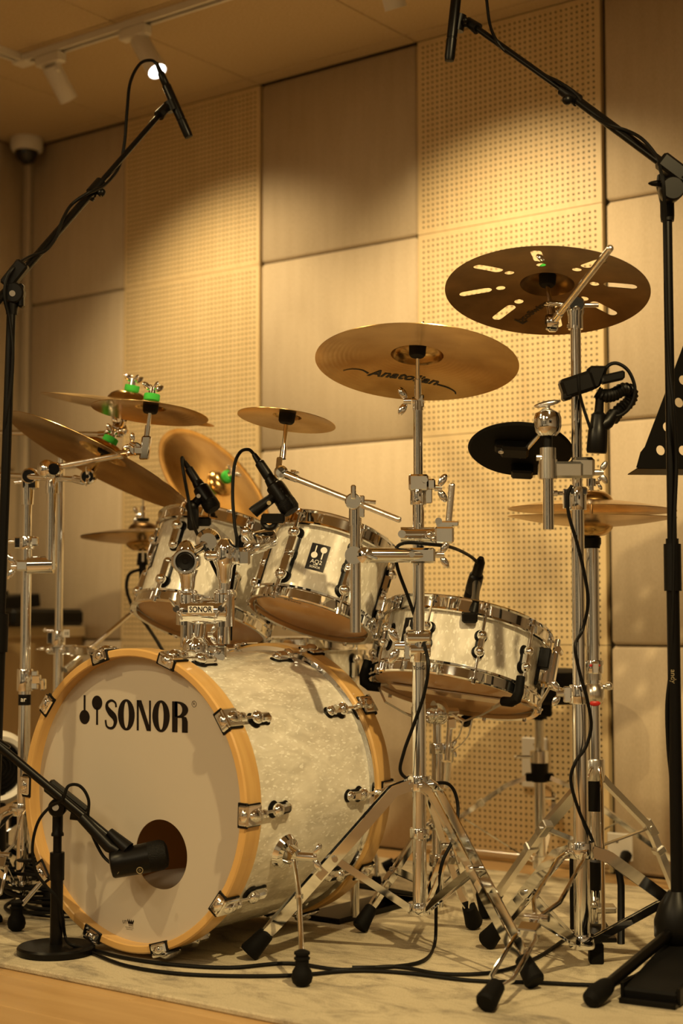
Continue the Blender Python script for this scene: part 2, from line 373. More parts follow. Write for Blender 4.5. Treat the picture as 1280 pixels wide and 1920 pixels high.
for k in range(6): inst('ceiling_tile', tm2, ceil, Matrix.Translation((XL+.003+wd/2, 3.66-.6*(k+.5), ZC)))
em2 = mesh('ceiling_tile', M().box((0, 0, .006), (wd/2, 0, 0), (0, .031, 0), (0, 0, .006), .002), 'ceil')
inst('ceiling_tile', em2, ceil, Matrix.Translation((XL+.003+wd/2, 3.694, ZC)))
plm = mesh('floor_plank', M().box((0, 0, -.006), (.599, 0, 0), (0, .0785, 0), (0, 0, .006), .001), 'floorwood')
for j in range(28):
    for k in range(6):
        y = YW-.08-.158*j; x = XL+.6+1.2*k-(j*.37 % 1.2)
        if y > -.6: inst('floor_plank', plm, floor, Matrix.Translation((x, y, 0)))
rug = solo('area_rug', bx(-4.05, .6, 2.018, 3.53, 0, RUGZ, .003), 'rug', 'large distressed cream and grey rug under the whole drum kit', 'rug', (-1.7, 2.77, 0))
# ---- track lights
TY = 3.10
tr = thing('ceiling_track', 'white L-shaped lighting track mounted on the ceiling tiles', 'track', (-3.557, TY, ZC))
g = M()
for q in (-1, 1):
    g.box(((-3.54-1.0)/2, TY+q*.0135, ZC-.010), ((3.54-1.0)/2, 0, 0), (0, .004, 0), (0, 0, .010))
    g.box((-3.557+q*.0135, (TY-.017+.9)/2, ZC-.010), (.004, 0, 0), (0, (TY-.017-.9)/2, 0), (0, 0, .010))
part('rail', g, 'white', tr)
part('groove', M().box((-2.27, TY, ZC-.004), (1.27, 0, 0), (0, .0095, 0), (0, 0, .004)).box((-3.557, 2.0, ZC-.004), (.0095, 0, 0), (0, 1.08, 0), (0, 0, .004)), 'black', tr, 'dark slot along the rail')
part('corner_joint', M().box((-3.557, TY, ZC-.012), (.03, 0, 0), (0, .024, 0), (0, 0, .012), .004), 'white', tr)
dT = (V((-3.3, TY, ZC))-EYE).dot(FWD)
def lamp_head(label, x, top, end, de, lit, ylab):
    b0 = V((x, TY, ZC-.02)); t = thing('track_spotlight', label, 'spotlight', b0, 'white spotlights on the ceiling track')
    part('adapter', M().box(b0+V((0, 0, -.016)), (.052, 0, 0), (0, .017, 0), (0, 0, .016), .004), 'white', t)
    d0 = (b0-EYE).dot(FWD); a = P(*top, d0); e = P(*end, d0+de); dr = (e-a).normalized()
    part('swivel_arm', M().tube([b0+V((.03, 0, -.02)), b0+V((.034, 0, -.05)), a+dr*.03], .008, 10), 'white', t)
    part('lamp_body', M().lathe(a, dr, [(0, -.002), (.026, -.002), (.029, .003), (.029, (e-a).length), (.026, (e-a).length), (.026, (e-a).length-.012), (0, (e-a).length-.012)], 28), 'white', t)
    part('lamp_lens', M().lathe(e-dr*.008, dr, [(0, 0), (.025, 0), (.025, .002), (0, .003)], 24), 'lens' if lit else 'dark', t, 'glowing lamp lens' if lit else None)
lamp_head('white track spotlight nearest the track corner, aimed at the wall', -3.436, (96, 124), (129, 187), .05, 0, 0)
lamp_head('white track spotlight with its lit lens glowing behind the left overhead microphone', -3.082, (262, 76), (295, 134), -.055, 1, 0)
lamp_head('white track spotlight cut off by the top edge of the photograph', -2.27, (722, -60), (742, 16), .03, 0, 0)
dm = thing('dome_camera', 'white ceiling dome camera with dark glass in the left corner', 'camera', (-4.165, 3.65, ZC))
part('housing', M().lathe((-4.165, 3.65, ZC), (0, 0, -1), [(0, 0), (.056, 0), (.058, .01), (.057, .036), (.052, .046), (.042, .048), (0, .048)], 32), 'white', dm)
part('glass_dome', M().lathe((-4.165, 3.65, ZC-.044), (0, 0, -1), [(.042, 0)]+[(.042*math.cos(a), .050*math.sin(a)) for a in [k*PI/16 for k in range(1, 9)]], 28), 'dome', dm, 'smoked dark dome')
# ---- wall plates
c0 = onY(1003, 1430, YW-.002)
pl = thing('wall_plate', 'white rectangular wall plate behind the drum throne post', 'plate', c0)
part('cover', M().box(c0, (.040, 0, 0), (0, .006, 0), (0, 0, .068), .003), 'white', pl)
part('screw', M().cyl(c0+V((0, -.007, .05)), c0+V((0, -.005, .05)), .003), 'satin', pl)
c0 = onY(1162, 1588, YW-.002)
sk = thing('wall_socket', 'white wall socket low on the fabric panel with black plug', 'socket', c0)
part('cover', M().box(c0, (.036, 0, 0), (0, .005, 0), (0, 0, .036), .003), 'white', sk)
part('plug', M().cyl(c0+V((.02, -.004, -.02)), c0+V((.03, -.06, -.045)), .016, .010), 'black', sk, 'black power plug')
part('socket_hole', M().cyl(c0+V((-.016, -.0055, .014)), c0+V((-.016, -.0045, .014)), .004).cyl(c0+V((-.006, -.0055, .014)), c0+V((-.006, -.0045, .014)), .004), 'dark', sk)
# ================================================================== DRUM HELPERS
def hoop_profile(R, h0, h1):      # triple-flanged steel hoop around a head, h from the head side
    return [(R-.006, h0), (R+.004, h0-.001), (R+.006, h0+.002), (R-.001, h0+.004), (R-.001, h1-.006), (R+.003, h1-.004), (R+.004, h1), (R-.001, h1+.002), (R-.006, h1-.001), (R-.005, h1-.006), (R-.005, h0+.004)]
LUG = M()   # local: x outward, z along the rod; double-ended teardrop lug, rod side up
LUG.box((.008, 0, -.012), (.009, 0, 0), (0, .0075, 0), (0, 0, .020), .004).ell((.013, 0, .012), (.0125, 0, 0), (0, .0105, 0), (0, 0, .0115)).ell((.007, 0, -.030), (.010, 0, 0), (0, .0098, 0), (0, 0, .010)).cyl((.013, 0, .012), (.013, 0, .034), .0045, .004, 10)
GASK = M().ell((0.0, 0, .012), (.003, 0, 0), (0, .0135, 0), (0, 0, .0145)).ell((0.0, 0, -.030), (.003, 0, 0), (0, .013, 0), (0, 0, .0135)).box((.0008, 0, -.01), (.0018, 0, 0), (0, .0105, 0), (0, 0, .02))
for q_ in (LUG, GASK): q_.v = [(x, y*1.32, z*1.06) for x, y, z in q_.v]
lug_me = mesh('lug', LUG, 'chrome'); gask_me = mesh('gasket', GASK, 'black')
def tension_rod(L): return M().cyl((0, 0, 0), (0, 0, L), .0028, None, 10).cyl((0, 0, L-.003), (0, 0, L+.006), .0055, .0045, 10).cyl((0, 0, L-.006), (0, 0, L-.003), .0075, None, 12)
def drum(root, R, L, n, ph, ends=(1, 1), batter='head', reso='amber', lugtop=None, double=False):
    """drum in the root's own frame: z runs up from the bottom head, x faces the room side"""
    r = R-.011
    part('shell', M().lathe((0, 0, 0), UP, [(r, .010), (r, L-.010), (r-.007, L-.008), (r-.007, .008)], 72, True), ['pearl'], root, local=True)
    part('bottom_hoop', M().lathe((0, 0, 0), UP, [(a, b_) for a, b_ in hoop_profile(R-.002, -.004, .024)], 72, True), 'chrome', root, local=True)
    part('top_hoop', M().lathe((0, 0, L), UP, [(a, -b_) for a, b_ in hoop_profile(R-.002, -.004, .026)], 72, True), 'chrome', root, local=True)
    part('bottom_head', M().lathe((0, 0, .003), UP, [(0, 0), (r-.012, 0), (r-.002, .004), (r+.001, .010)], 64), reso, root, local=True)
    part('top_head', M().lathe((0, 0, L-.005), UP, [(0, 0), (r-.012, 0), (r-.002, -.004), (r+.001, -.010)], 64), batter, root, local=True)
    W = WM[root.name]; rod = None
    for k in range(n):
        a = math.radians(ph+360/n*k); Rz = Matrix.Rotation(a, 4, 'Z') @ Matrix.Translation((r, 0, 0))
        if double:       # one tube-lug between both hoops
            def dl():
                q = M()
                for z in (-.017, .017): q.ell((.012, 0, z), (.013, 0, 0), (0, .0105, 0), (0, 0, .011))
                q.box((.010, 0, 0), (.009, 0, 0), (0, .0065, 0), (0, 0, .017), .003); return mesh('lug', q, 'chrome')
            def dg():
                q = M().box((.001, 0, 0), (.002, 0, 0), (0, .009, 0), (0, 0, .02))
                for z in (-.017, .017): q.ell((0, 0, z), (.003, 0, 0), (0, .014, 0), (0, 0, .014))
                return mesh('gasket', q, 'black')
            zz = L*.48
            lg = inst('lug', cached('dl', dl), root, W @ Rz @ Matrix.Translation((0, 0, zz))); inst('gasket', cached('dg', dg), lg, W @ Rz @ Matrix.Translation((0, 0, zz)))
            rl = L/2-.02; rm = cached(('rod', round(rl, 3)), lambda: mesh('tension_rod', tension_rod(rl), 'chrome'))
            inst('tension_rod', rm, root, W @ Rz @ Matrix.Translation((.012, 0, zz+.02)))
            inst('tension_rod', rm, root, W @ Rz @ Matrix.Translation((.012, 0, zz-.02)) @ Matrix.Rotation(PI, 4, 'X'))
        else:
            for up in (1, 0):
                if not ends[up]: continue
                zz = L-.062 if up else .058
                T = Matrix.Translation((0, 0, zz)) if up else Matrix.Translation((0, 0, zz)) @ Matrix.Rotation(PI, 4, 'X')
                lg = inst('lug', lug_me, root, W @ Rz @ T); inst('gasket', gask_me, lg, W @ Rz @ T)
                rl = .040; rm = cached(('rod', rl), lambda: mesh('tension_rod', tension_rod(rl), 'chrome'))
                inst('tension_rod', rm, root, W @ Rz @ T @ Matrix.Translation((.013, 0, .02)))
def mallets(s, o=(0, 0)):   # the two crossed-over mallet emblem, unit height 1
    x, y = o; q = []
    q.append([(x-.30*s+.245*s*math.cos(a), y-.255*s+.245*s*math.sin(a)) for a in [k*2*PI/28 for k in range(28)]])
    q.append([(x-.345*s, y-.1*s), (x-.255*s, y-.1*s), (x-.255*s, y+.5*s), (x-.345*s, y+.5*s)])
    q.append([(x+.30*s+.245*s*math.cos(a), y+.255*s+.245*s*math.sin(a)) for a in [k*2*PI/28 for k in range(28)]])
    q.append([(x+.255*s, y+.1*s), (x+.345*s, y+.1*s), (x+.345*s, y-.5*s), (x+.255*s, y-.5*s)])
    return q
def flat(polys, fn, off):
    q = M()
    for p in polys: q.add([fn(x, y, off) for x, y in p], [list(range(len(p)))])
    return q
def badge(root, r, phi, z, wd=.040, hh=.058, word='AQ2', sub='SERIES', foot='SONOR'):
    a0 = math.radians(phi)
    def on(x, y, off=0): return V(((r+off)*math.cos(a0+x/r), (r+off)*math.sin(a0+x/r), z+y))
    q = M(); n_ = 8
    for i in range(n_):
        xa, xb = -wd/2+wd*i/n_, -wd/2+wd*(i+1)/n_; q.add([on(xa, -hh/2, .0012), on(xb, -hh/2, .0012), on(xb, hh/2, .0012), on(xa, hh/2, .0012)], [[0, 1, 2, 3]])
    e = [on(-wd/2, -hh/2), on(wd/2, -hh/2), on(wd/2, hh/2), on(-wd/2, hh/2), on(-wd/2, -hh/2, .0012), on(wd/2, -hh/2, .0012), on(wd/2, hh/2, .0012), on(-wd/2, hh/2, .0012)]
    q.add(e, [[0, 1, 5, 4], [1, 2, 6, 5], [2, 3, 7, 6], [3, 0, 4, 7]])
    bd = part('badge', q, 'ink', root, 'black maker badge', local=True)
    pr = flat(mallets(.028, (0, .0105)), lambda x, y, o: on(x, y, o), .0017)
    for s_, sz, y in ((word, .0125, -.0110), (sub, .0034, -.0175), (foot, .0066, -.0225)):
        vs, fs = text2d(s_, sz); pr.add([on(x, y+yy, .0017) for x, yy in vs], fs)
    part('badge_print', pr, 'whiteink', bd, 'white mallet emblem and lettering', local=True)
# ================================================================== BASS DRUM
BR = .295
bd_o = V((-2.171, 2.188, .317)); bd_n = V((math.sin(math.radians(1.5)), -math.cos(math.radians(1.5)), -.012)).normalized()
BW = frame(bd_o, bd_n, (1, 0, 0))          # z out of the front head, x to the right, y up
bass = thing('bass_drum', 'large white pearl bass drum with maple hoops and white front head', 'drum', BW)
sr = .279; BL = .478
part('shell', M().lathe((0, 0, 0), UP, [(sr, -.030), (sr, -BL+.030), (sr-.008, -BL+.028), (sr-.008, -.028)], 96, True), 'pearl', bass, local=True)
part('shell_lining', M().lathe((0, 0, 0), UP, [(sr-.009, -.030), (sr-.009, -BL+.03)], 64), 'shellin', bass, 'bare maple inside', local=True)
def hoopm(z0, z1): return M().lathe((0, 0, 0), UP, [(.279, z0), (.281, z0+.002), (.292, z0+.002), (BR, z0-.001), (BR, z1+.001), (.292, z1-.001), (.281, z1-.001), (.279, z1)], 96, True)
part('front_hoop', hoopm(0, -.044), 'hoop', bass, local=True); part('back_hoop', hoopm(-BL+.044, -BL), 'hoop', bass, local=True)
part('front_rim', M().lathe((0, 0, 0), UP, [(.2795, -.046), (.286, -.046), (.286, -.050), (.2795, -.050)], 96, True), 'satin', bass, local=True)
part('back_rim', M().lathe((0, 0, 0), UP, [(.2795, -BL+.046), (.289, -BL+.047), (.289, -BL+.054), (.2795, -BL+.056)], 96, True), 'chrome', bass, 'chrome counter rim', local=True)
BI = BW.inverted()
def onhead(x, y): return BI @ plane(x, y, BW @ V((0, 0, -.026)), bd_n)
ph = onhead(302, 1602); PR = .067
q = M(); n_ = 72; prs = []
ro = []
for k in range(n_):
    a = 2*PI*k/n_; dx, dy = math.cos(a), math.sin(a); b_ = ph.x*dx+ph.y*dy; t = -b_+math.sqrt(b_*b_-(ph.x**2+ph.y**2)+.280**2)
    ro.append((dx, dy, t))
rings = []
for f_ in (0, .15, .4, .7, 1.0):
    rings.append([V((ph.x+dx*(PR+(t-PR)*f_), ph.y+dy*(PR+(t-PR)*f_), -.026)) for dx, dy, t in ro])
q.loft(rings, False); q.loft([rings[0], [p+V((0, 0, -.0015)) for p in rings[0]]], False)
fh = part('front_head', q, 'head', bass, 'white head with a round port hole', local=True)
part('back_head', M().lathe((0, 0, -BL+.010), UP, [(0, 0), (.279, 0), (.279, .004), (0, .004)], 64), 'head', bass, local=True)
part('damping_pillow', M().ell((ph.x-.06, -.215, -.20), (.16, 0, 0), (0, .052, 0), (0, 0, .13), 20, 10), 'pillow', bass, local=True)
# lettering on the head (unit height)
def ellp(cx, cy, rx, ry, n=32): return [(cx+rx*math.cos(2*PI*k/n), cy+ry*math.sin(2*PI*k/n)) for k in range(n)]
def ringq(o, i): return [[o[k], o[(k+1) % len(o)], i[(k+1) % len(o)], i[k]] for k in range(len(o))]
def stroke(pts, wds):
    q = []; N = len(pts); L_ = []; R_ = []
    for i in range(N):
        a = pts[max(i-1, 0)]; b_ = pts[min(i+1, N-1)]; tx, ty = b_[0]-a[0], b_[1]-a[1]; l_ = math.hypot(tx, ty); nx, ny = -ty/l_, tx/l_
        L_.append((pts[i][0]+nx*wds[i]/2, pts[i][1]+ny*wds[i]/2)); R_.append((pts[i][0]-nx*wds[i]/2, pts[i][1]-ny*wds[i]/2))
    return [[L_[i], L_[i+1], R_[i+1], R_[i]] for i in range(N-1)]
def letters():
    o = []
    S = [V((.53, .74, 0)), V((.50, .88, 0)), V((.33, .96, 0)), V((.14, .88, 0)), V((.12, .72, 0)), V((.26, .56, 0)), V((.44, .42, 0)), V((.50, .25, 0)), V((.42, .08, 0)), V((.26, .03, 0)), V((.10, .10, 0)), V((.05, .30, 0))]
    sp = smoothpath(S, 5); N = len(sp)
    o += [[(x, y) for x, y in f] for f in stroke([(p.x, p.y) for p in sp], [.075+.16*math.exp(-((i/(N-1)-.5)/.17)**2) for i in range(N)])]
    for cx in (.99, 2.52): o += ringq(ellp(cx, .5, .375, .52), ellp(cx, .5, .115, .44))
    x = 1.46
    o += [[(x, 0), (x+.085, 0), (x+.085, 1), (x, 1)], [(x, 1), (x+.20, 1), (x+.62, 0), (x+.44, 0)], [(x+.54, 0), (x+.62, 0), (x+.62, 1), (x+.54, 1)]]
    x = 3.0
    o += [[(x, 0), (x+.23, 0), (x+.23, 1), (x, 1)]]
    oo = [(x+.23+.46*math.sin(a)*.98, .735+.265*math.cos(a)) for a in [k*PI/16 for k in range(17)]]
    ii = [(x+.23+.20*math.sin(a), .735+.20*math.cos(a)) for a in [k*PI/16 for k in range(17)]]
    o += [[oo[k], oo[k+1], ii[k+1], ii[k]] for k in range(16)]
    o += [[(x+.23, .535), (x+.23, .47), (x+.42, .47), (x+.5, .535)], [(x+.42, 0), (x+.66, 0), (x+.66, .36), (x+.60, .5), (x+.40, .53), (x+.42, .36)]]
    return o
hS = .0595; pS = onhead(196, 1366.5); pR = onhead(352, 1374)
bx_ = pS.x; by_ = pS.y; slope = (pR.y-pS.y)/(pR.x-pS.x); kx = (pR.x-pS.x)/(3.66*hS)
pr = M()
for p in letters(): pr.add([V((bx_+x*hS*kx, by_+y*hS+slope*x*hS*kx, -.0254)) for x, y in p], [list(range(len(p)))])
lm = onhead(170.5, 1331)
for p in mallets(hS*.985): pr.add([V((lm.x+x*1.0, lm.y+y, -.0254)) for x, y in p], [list(range(len(p)))])
vs, fs = text2d('R', .007); rg = onhead(364, 1320)
pr.add([V((rg.x+x, rg.y+y, -.0254)) for x, y in vs], fs)
for p in ringq(ellp(rg.x, rg.y, .0058, .0062), ellp(rg.x, rg.y, .0050, .0054)): pr.add([V((x, y, -.0254)) for x, y in p], [[0, 1, 2, 3]])
part('head_lettering', pr, 'ink', fh, 'large black lettering and mallet emblem', local=True)
pr = M(); rc = onhead(243, 1731)
for s_, sz, x, y in (('UT', .009, -.013, .001), ('REMO', .0048, .004, -.004), ('WEATHER KING', .0030, 0, -.0085), ('MADE IN CHINA', .0024, 0, -.012)):
    vs, fs = text2d(s_, sz); pr.add([V((rc.x+x+a, rc.y+y+b_, -.0254)) for a, b_ in vs], fs)
cr = [(-.007, -.001), (.009, -.001), (.011, .006), (.006, .003), (.004, .008), (.001, .003), (-.002, .008), (-.004, .003), (-.009, .006)]
for i in range(0, 1): 
    pr.add([V((rc.x+.003+a, rc.y+b_, -.0254)) for a, b_ in ((-.007, -.001), (.007, -.001), (.007, .003), (-.007, .003))], [[0, 1, 2, 3]])
    for c_ in (-.0065, -.0022, .0022, .0065): pr.add([V((rc.x+.003+a, rc.y+b_, -.0254)) for a, b_ in ((c_-.0022, .0028), (c_+.0022, .0028), (c_*1.25, .0085))], [[0, 1, 2]])
part('head_stamp', pr, 'ink', fh, 'small black crown stamp', local=True)
# claws, rods and lugs
CL = M()   # local: x outward, y along the hoop, z toward the front; origin on the shell axis plane at the hoop face
CL.box((-.007, 0, .004), (.010, 0, 0), (0, .019, 0), (0, 0, .0035), .003).ell((-.004, 0, .006), (.010, 0, 0), (0, .013, 0), (0, 0, .006)).box((.0045, 0, -.014), (.0035, 0, 0), (0, .019, 0), (0, 0, .021), .002).ell((.006, 0, -.020), (.011, 0, 0), (0, .013, 0), (0, 0, .020)).ell((.005, 0, -.042), (.009, 0, 0), (0, .009, 0), (0, 0, .012)).box((-.007, 0, .008), (.004, 0, 0), (0, .012, 0), (0, 0, .002), .001)
CG = M().box((-.008, 0, .002), (.0115, 0, 0), (0, .0235, 0), (0, 0, .0022), .001).box((.0015, 0, -.016), (.002, 0, 0), (0, .0215, 0), (0, 0, .021), .001)
BLG = M().ell((.012, 0, 0), (.013, 0, 0), (0, .0135, 0), (0, 0, .013)).box((.009, 0, -.018), (.009, 0, 0), (0, .009, 0), (0, 0, .020), .004).ell((.007, 0, -.036), (.009, 0, 0), (0, .0105, 0), (0, 0, .010))
BGK = M().ell((.001, 0, 0), (.003, 0, 0), (0, .017, 0), (0, 0, .0165)).ell((.001, 0, -.036), (.003, 0, 0), (0, .0135, 0), (0, 0, .0135)).box((.0012, 0, -.018), (.0022, 0, 0), (0, .0115, 0), (0, 0, .02), .001)
clm, cgm, blm, bgm = mesh('claw', CL, 'chrome'), mesh('gasket', CG, 'black'), mesh('lug', BLG, 'chrome'), mesh('gasket', BGK, 'black')
trm = mesh('tension_rod', M().cyl((0, 0, -.098), (0, 0, -.030), .0032, None, 10).cyl((0, 0, -.055), (0, 0, -.040), .0055, .007, 10), 'chrome')
for back in (0, 1):
    for k in range(10):
        a = math.radians(-2+36*k) if not back else math.radians(182-36*k)
        Rz = BW @ Matrix.Rotation(math.radians(-2+36*k), 4, 'Z')
        if back: Rz = BW @ Matrix.Translation((0, 0, -BL)) @ Matrix.Rotation(PI, 4, 'Y') @ Matrix.Rotation(math.radians(182-36*k), 4, 'Z')
        c = inst('claw', clm, bass, Rz @ Matrix.Translation((BR, 0, 0))); inst('gasket', cgm, c, Rz @ Matrix.Translation((BR, 0, 0)))
        inst('tension_rod', trm, bass, Rz @ Matrix.Translation((sr+.014, 0, 0)))
        g = inst('lug', blm, bass, Rz @ Matrix.Translation((sr, 0, -.098))); inst('gasket', bgm, g, Rz @ Matrix.Translation((sr, 0, -.098)))
# spurs
for sgn, foot in ((1, Z(566, 1826, .034)), (-1, Z(31, 1726, .034))):
    a = math.radians(-20 if sgn > 0 else 200); c = BW @ V((sr*math.cos(a), sr*math.sin(a), -.150)); nn = (BW.to_3x3() @ V((math.cos(a), math.sin(a), 0))).normalized()
    sp_ = part('spur_bracket', M().lathe(c, nn, [(0, -.004), (.033, -.004), (.035, .002), (.030, .012), (.020, .016), (.017, .034), (0, .037)], 28).cyl(c+nn*.024+V((0, 0, .014)), c+nn*.024+V((0, 0, -.020)), .011).cyl(c+nn*.022, c+nn*.03+RGT*.036, .010).wing(c+nn*.032+RGT*.030, RGT, UP, .024), 'chrome', bass)
    e = c+nn*.026; k = e.lerp(foot, .34)+nn*.008
    part('spur_leg', M().tube([e+V((0, 0, .012)), e, k, k.lerp(foot, .2), foot+V((0, 0, .02))], [.0055, .0055, .0055, .0050, .0050], 12).cyl(k-V((0, 0, .004)), k+V((0, 0, .004)), .008), 'chrome', bass)
    part('spur_foot', M().lathe(foot-V((0, 0, .021)), UP, [(0, 0), (.010, 0), (.017, .006), (.0195, .015), (.0175, .026), (.0125, .034), (.0125, .046), (.0145, .047), (.0145, .050), (.012, .051), (.012, .055), (.0145, .056), (.0145, .060), (.006, .064), (0, .064)], 24), 'rubber', bass, 'ribbed black rubber foot')
# ================================================================== TOMS, SNARE, FLOOR TOM
def drum_root(name, label, c, n):
    v = (EYE-c); return thing(name, label, 'drum', frame(c, n, v))
cT2, nT2, dT2 = disc(583, 1160, 121, 17, .25, .138)
tom2 = drum_root('rack_tom', 'smaller white pearl rack tom bearing the black front badge, tilted toward the right', cT2, nT2)
drum(tom2, .137, .190, 6, -39)
badge(tom2, .126, -11, .098)
vs, fs = text2d('REMO', .014); pr = M(); pr.add([V((.085+y*-1, -.048+x, .0022)) for x, y in vs], fs); part('head_print', pr, 'ink', tom2, 'black print on the bottom head', local=True)
cT1, nT1, dT1 = disc(375, 1171, 132, 16, .25, .161)
tom1 = drum_root('rack_tom', 'larger white pearl rack tom behind the double tom holder', cT1, nT1)
drum(tom1, .161, .226, 6, -43)
badge(tom1, .150, -78, .115)
cS, nS, dS = disc(849, 1302, 162, 11, .21, .186)
snare = drum_root('snare_drum', 'shallow white pearl snare drum sitting in its stand right of the bass drum', cS, nS)
drum(snare, .186, .160, 10, 11, double=True)
badge(snare, .175, -39, .085, .048, .060)
# strainer, butt plate and snare wires
sA = math.radians(74); ca, sa = math.cos(sA), math.sin(sA); rx, ty = V((ca, sa, 0)), V((-sa, ca, 0))
q = M().box(rx*.190+V((0, 0, .083)), rx*.012, ty*.017, (0, 0, .036), .004).box(rx*.207+V((0, 0, .085)), rx*.006, ty*.012, (0, 0, .042), .003).cyl(rx*.212+ty*.012+V((0, 0, .125)), rx*.212-ty*.016+V((0, 0, .125)), .007).cyl(rx*.205+V((0, 0, .125)), rx*.205+V((0, 0, .150)), .008, .006).cyl(rx*.205+V((0, 0, .046)), rx*.235+V((0, 0, .040)), .006)
st = part('strainer', q, 'chrome', snare, 'chrome throw-off with lever', local=True)
part('strainer_gasket', M().box(rx*.178+V((0, 0, .083)), rx*.003, ty*.021, (0, 0, .042), .001).box(rx*.188-ty*.022+V((0, 0, .100)), rx*.012, ty*.006, (0, 0, .022), .002), 'black', st, local=True)
bA = sA+PI; rx2 = V((math.cos(bA), math.sin(bA), 0)); ty2 = V((-math.sin(bA), math.cos(bA), 0))
part('butt_plate', M().box(rx2*.187+V((0, 0, .075)), rx2*.010, ty2*.013, (0, 0, .040), .003).cyl(rx2*.196+ty2*.008+V((0, 0, .1)), rx2*.196+ty2*.008+V((0, 0, .05)), .004).cyl(rx2*.196-ty2*.008+V((0, 0, .1)), rx2*.196-ty2*.008+V((0, 0, .05)), .004), 'chrome', snare, local=True)
part('snare_wires', M().box((0, 0, -.0005), rx*.135, ty*.021, (0, 0, .0015)), 'satin', snare, 'flat band of coiled wires', local=True)
tab = M()
tab.strip([rx*.150+V((0, 0, .002)), rx*.186+V((0, 0, -.006)), rx*.205+V((0, 0, .045))], ty, .018, .0012).strip([rx2*.150+V((0, 0, .002)), rx2*.186+V((0, 0, -.006)), rx2*.196+V((0, 0, .045))], ty, .018, .0012)
part('snare_strap', tab, 'head', snare, local=True)
fo = P(543, 1350, 3.9); fo.z = .235
FT = frame(fo, UP, EYE-fo-V((0, 0, (EYE-fo).z)))
ft = thing('floor_tom', 'white pearl floor tom on legs standing behind the bass drum', 'drum', FT)
drum(ft, .195, .385, 8, 12)
for k in range(3):
    a = math.radians(65+120*k); d = V((math.cos(a), math.sin(a), 0))
    lg = part('leg', M().tube([d*.212+V((0, 0, .25)), d*.212+V((0, 0, -.10)), d*.235+V((0, 0, -.15)), d*.235+V((0, 0, -.205))], .006).box(d*.198+V((0, 0, .18)), d*.014, V((-d.y, d.x, 0))*.018, (0, 0, .03), .005), 'chrome', ft, local=True)
    part('rubber_foot', M().lathe(d*.235+V((0, 0, -.223)), UP, [(0, 0), (.013, 0), (.015, .006), (.011, .03), (0, .032)], 16), 'rubber', lg, local=True)
# ================================================================== TOM HOLDER
D = 3.17
hb = P(371, 1236, D)
th = thing('tom_holder', 'chrome double tom holder with two posts rising from the bass drum top', 'holder', hb)
q = M().box(P(372, 1243, D), RGT*.021, FWD*.02, UPV*.010, .004).lathe(P(368, 1233, D), UP, [(0, 0), (.026, 0), (.028, .004), (.028, .026), (.024, .034), (.014, .044), (.012, .05), (0, .05)], 32).box(P(405, 1222, D+.01), RGT*.022, FWD*.014, UPV*.014, .004).cyl(P(404, 1232, D-.012), P(404, 1232, D-.03), .007).cyl(P(415, 1232, D-.012), P(415, 1232, D-.03), .007)
part('base_plate', q, 'chrome', th)
part('centre_post', M().cyl(P(371, 1215, D), P(379, 1140, D), .0125, None, 20).ring(P(372, 1196, D), UP, .0125, .003).wing(P(392, 1190, D-.01), RGT, UP, .018), 'chrome', th)
q = M().lathe(P(336, 1147, D-.004), RGT, [(0, 0), (.018, 0), (.0245, .003), (.0255, .008), (.0255, .092), (.0245, .097), (.018, .1), (0, .1)], 32).lathe(P(350, 1171, D), UPV, [(.0135, 0), (.022, 0), (.022, .062), (.019, .066), (.0135, .066)], 28).lathe(P(420, 1174, D), UPV, [(.0135, 0), (.0215, 0), (.0215, .066), (.018, .070), (.0135, .070)], 28)
for x_, s_ in ((331, -1), (415, 1)):
    q.cyl(P(x_, 1141, D-.01), P(x_, 1141, D-.042), .007).wing(P(x_, 1141, D-.036), -FWD, UPV*.8+RGT*.5*s_, .024, .008)
cl = part('clamp_body', q, 'chrome', th)
part('name_plate', M().box(P(376, 1143, D-.0305), RGT*.026, FWD*.0012, UPV*.0075, .001), 'white', cl, 'pale maker plate')
vs, fs = text2d('SONOR', .0165, 0, .0003); pr = M(); o = P(376, 1143, D-.0325); pr.add([o+RGT*x*.80+UPV*y for x, y in vs], fs); part('plate_lettering', pr, 'ink', cl, 'black plate lettering')
def lpost(x, y0, y1, ym, d):
    q = M().cyl(P(x, y0, d), P(x+1, ym, d), .0135, None, 24).cyl(P(x, ym+3, d), P(x, ym-8, d), .0195, None, 24).cyl(P(x+1, ym-4, d), P(x+2, y1, d), .0115, None, 24).lathe(P(x+2, y1+22, d), UPV, [(.0115, -.01), (.0145, 0), (.0165, .02), (.022, .034), (0, .036)], 24)
    for g in (-1, 1): q.ball(P(x+g*14+2, ym-4, d-.018), .005, 10)
    return q
part('left_post', lpost(350, 1213, 1078, 1115, D), 'chrome', th)
part('right_post', lpost(419, 1207, 1062, 1113, D), 'chrome', th)
o = P(349, 1052, D)
lh = part('left_ball_joint', M().lathe(o+FWD*.02, -FWD, [(0, 0), (.024, 0), (.027, .004), (.027, .040), (.024, .044), (.020, .044), (.018, .030), (0, .030)], 28).box(o, RGT*.029, FWD*.019, UPV*.014, .005).ball(o+UPV*.026, .017).lathe(o+UPV*.024, UPV, [(.020, -.01), (.0205, 0), (.015, .010), (0, .02)], 24), 'chrome', th)
part('socket_cap', M().lathe(o-FWD*.0215, -FWD, [(0, -.006), (.019, -.006), (.0195, -.001), (.016, .001), (0, -.002)], 24).cyl(o-FWD*.022, o-FWD*.018, .005), 'black', lh, 'black round socket')
o2 = P(423, 1042, D)
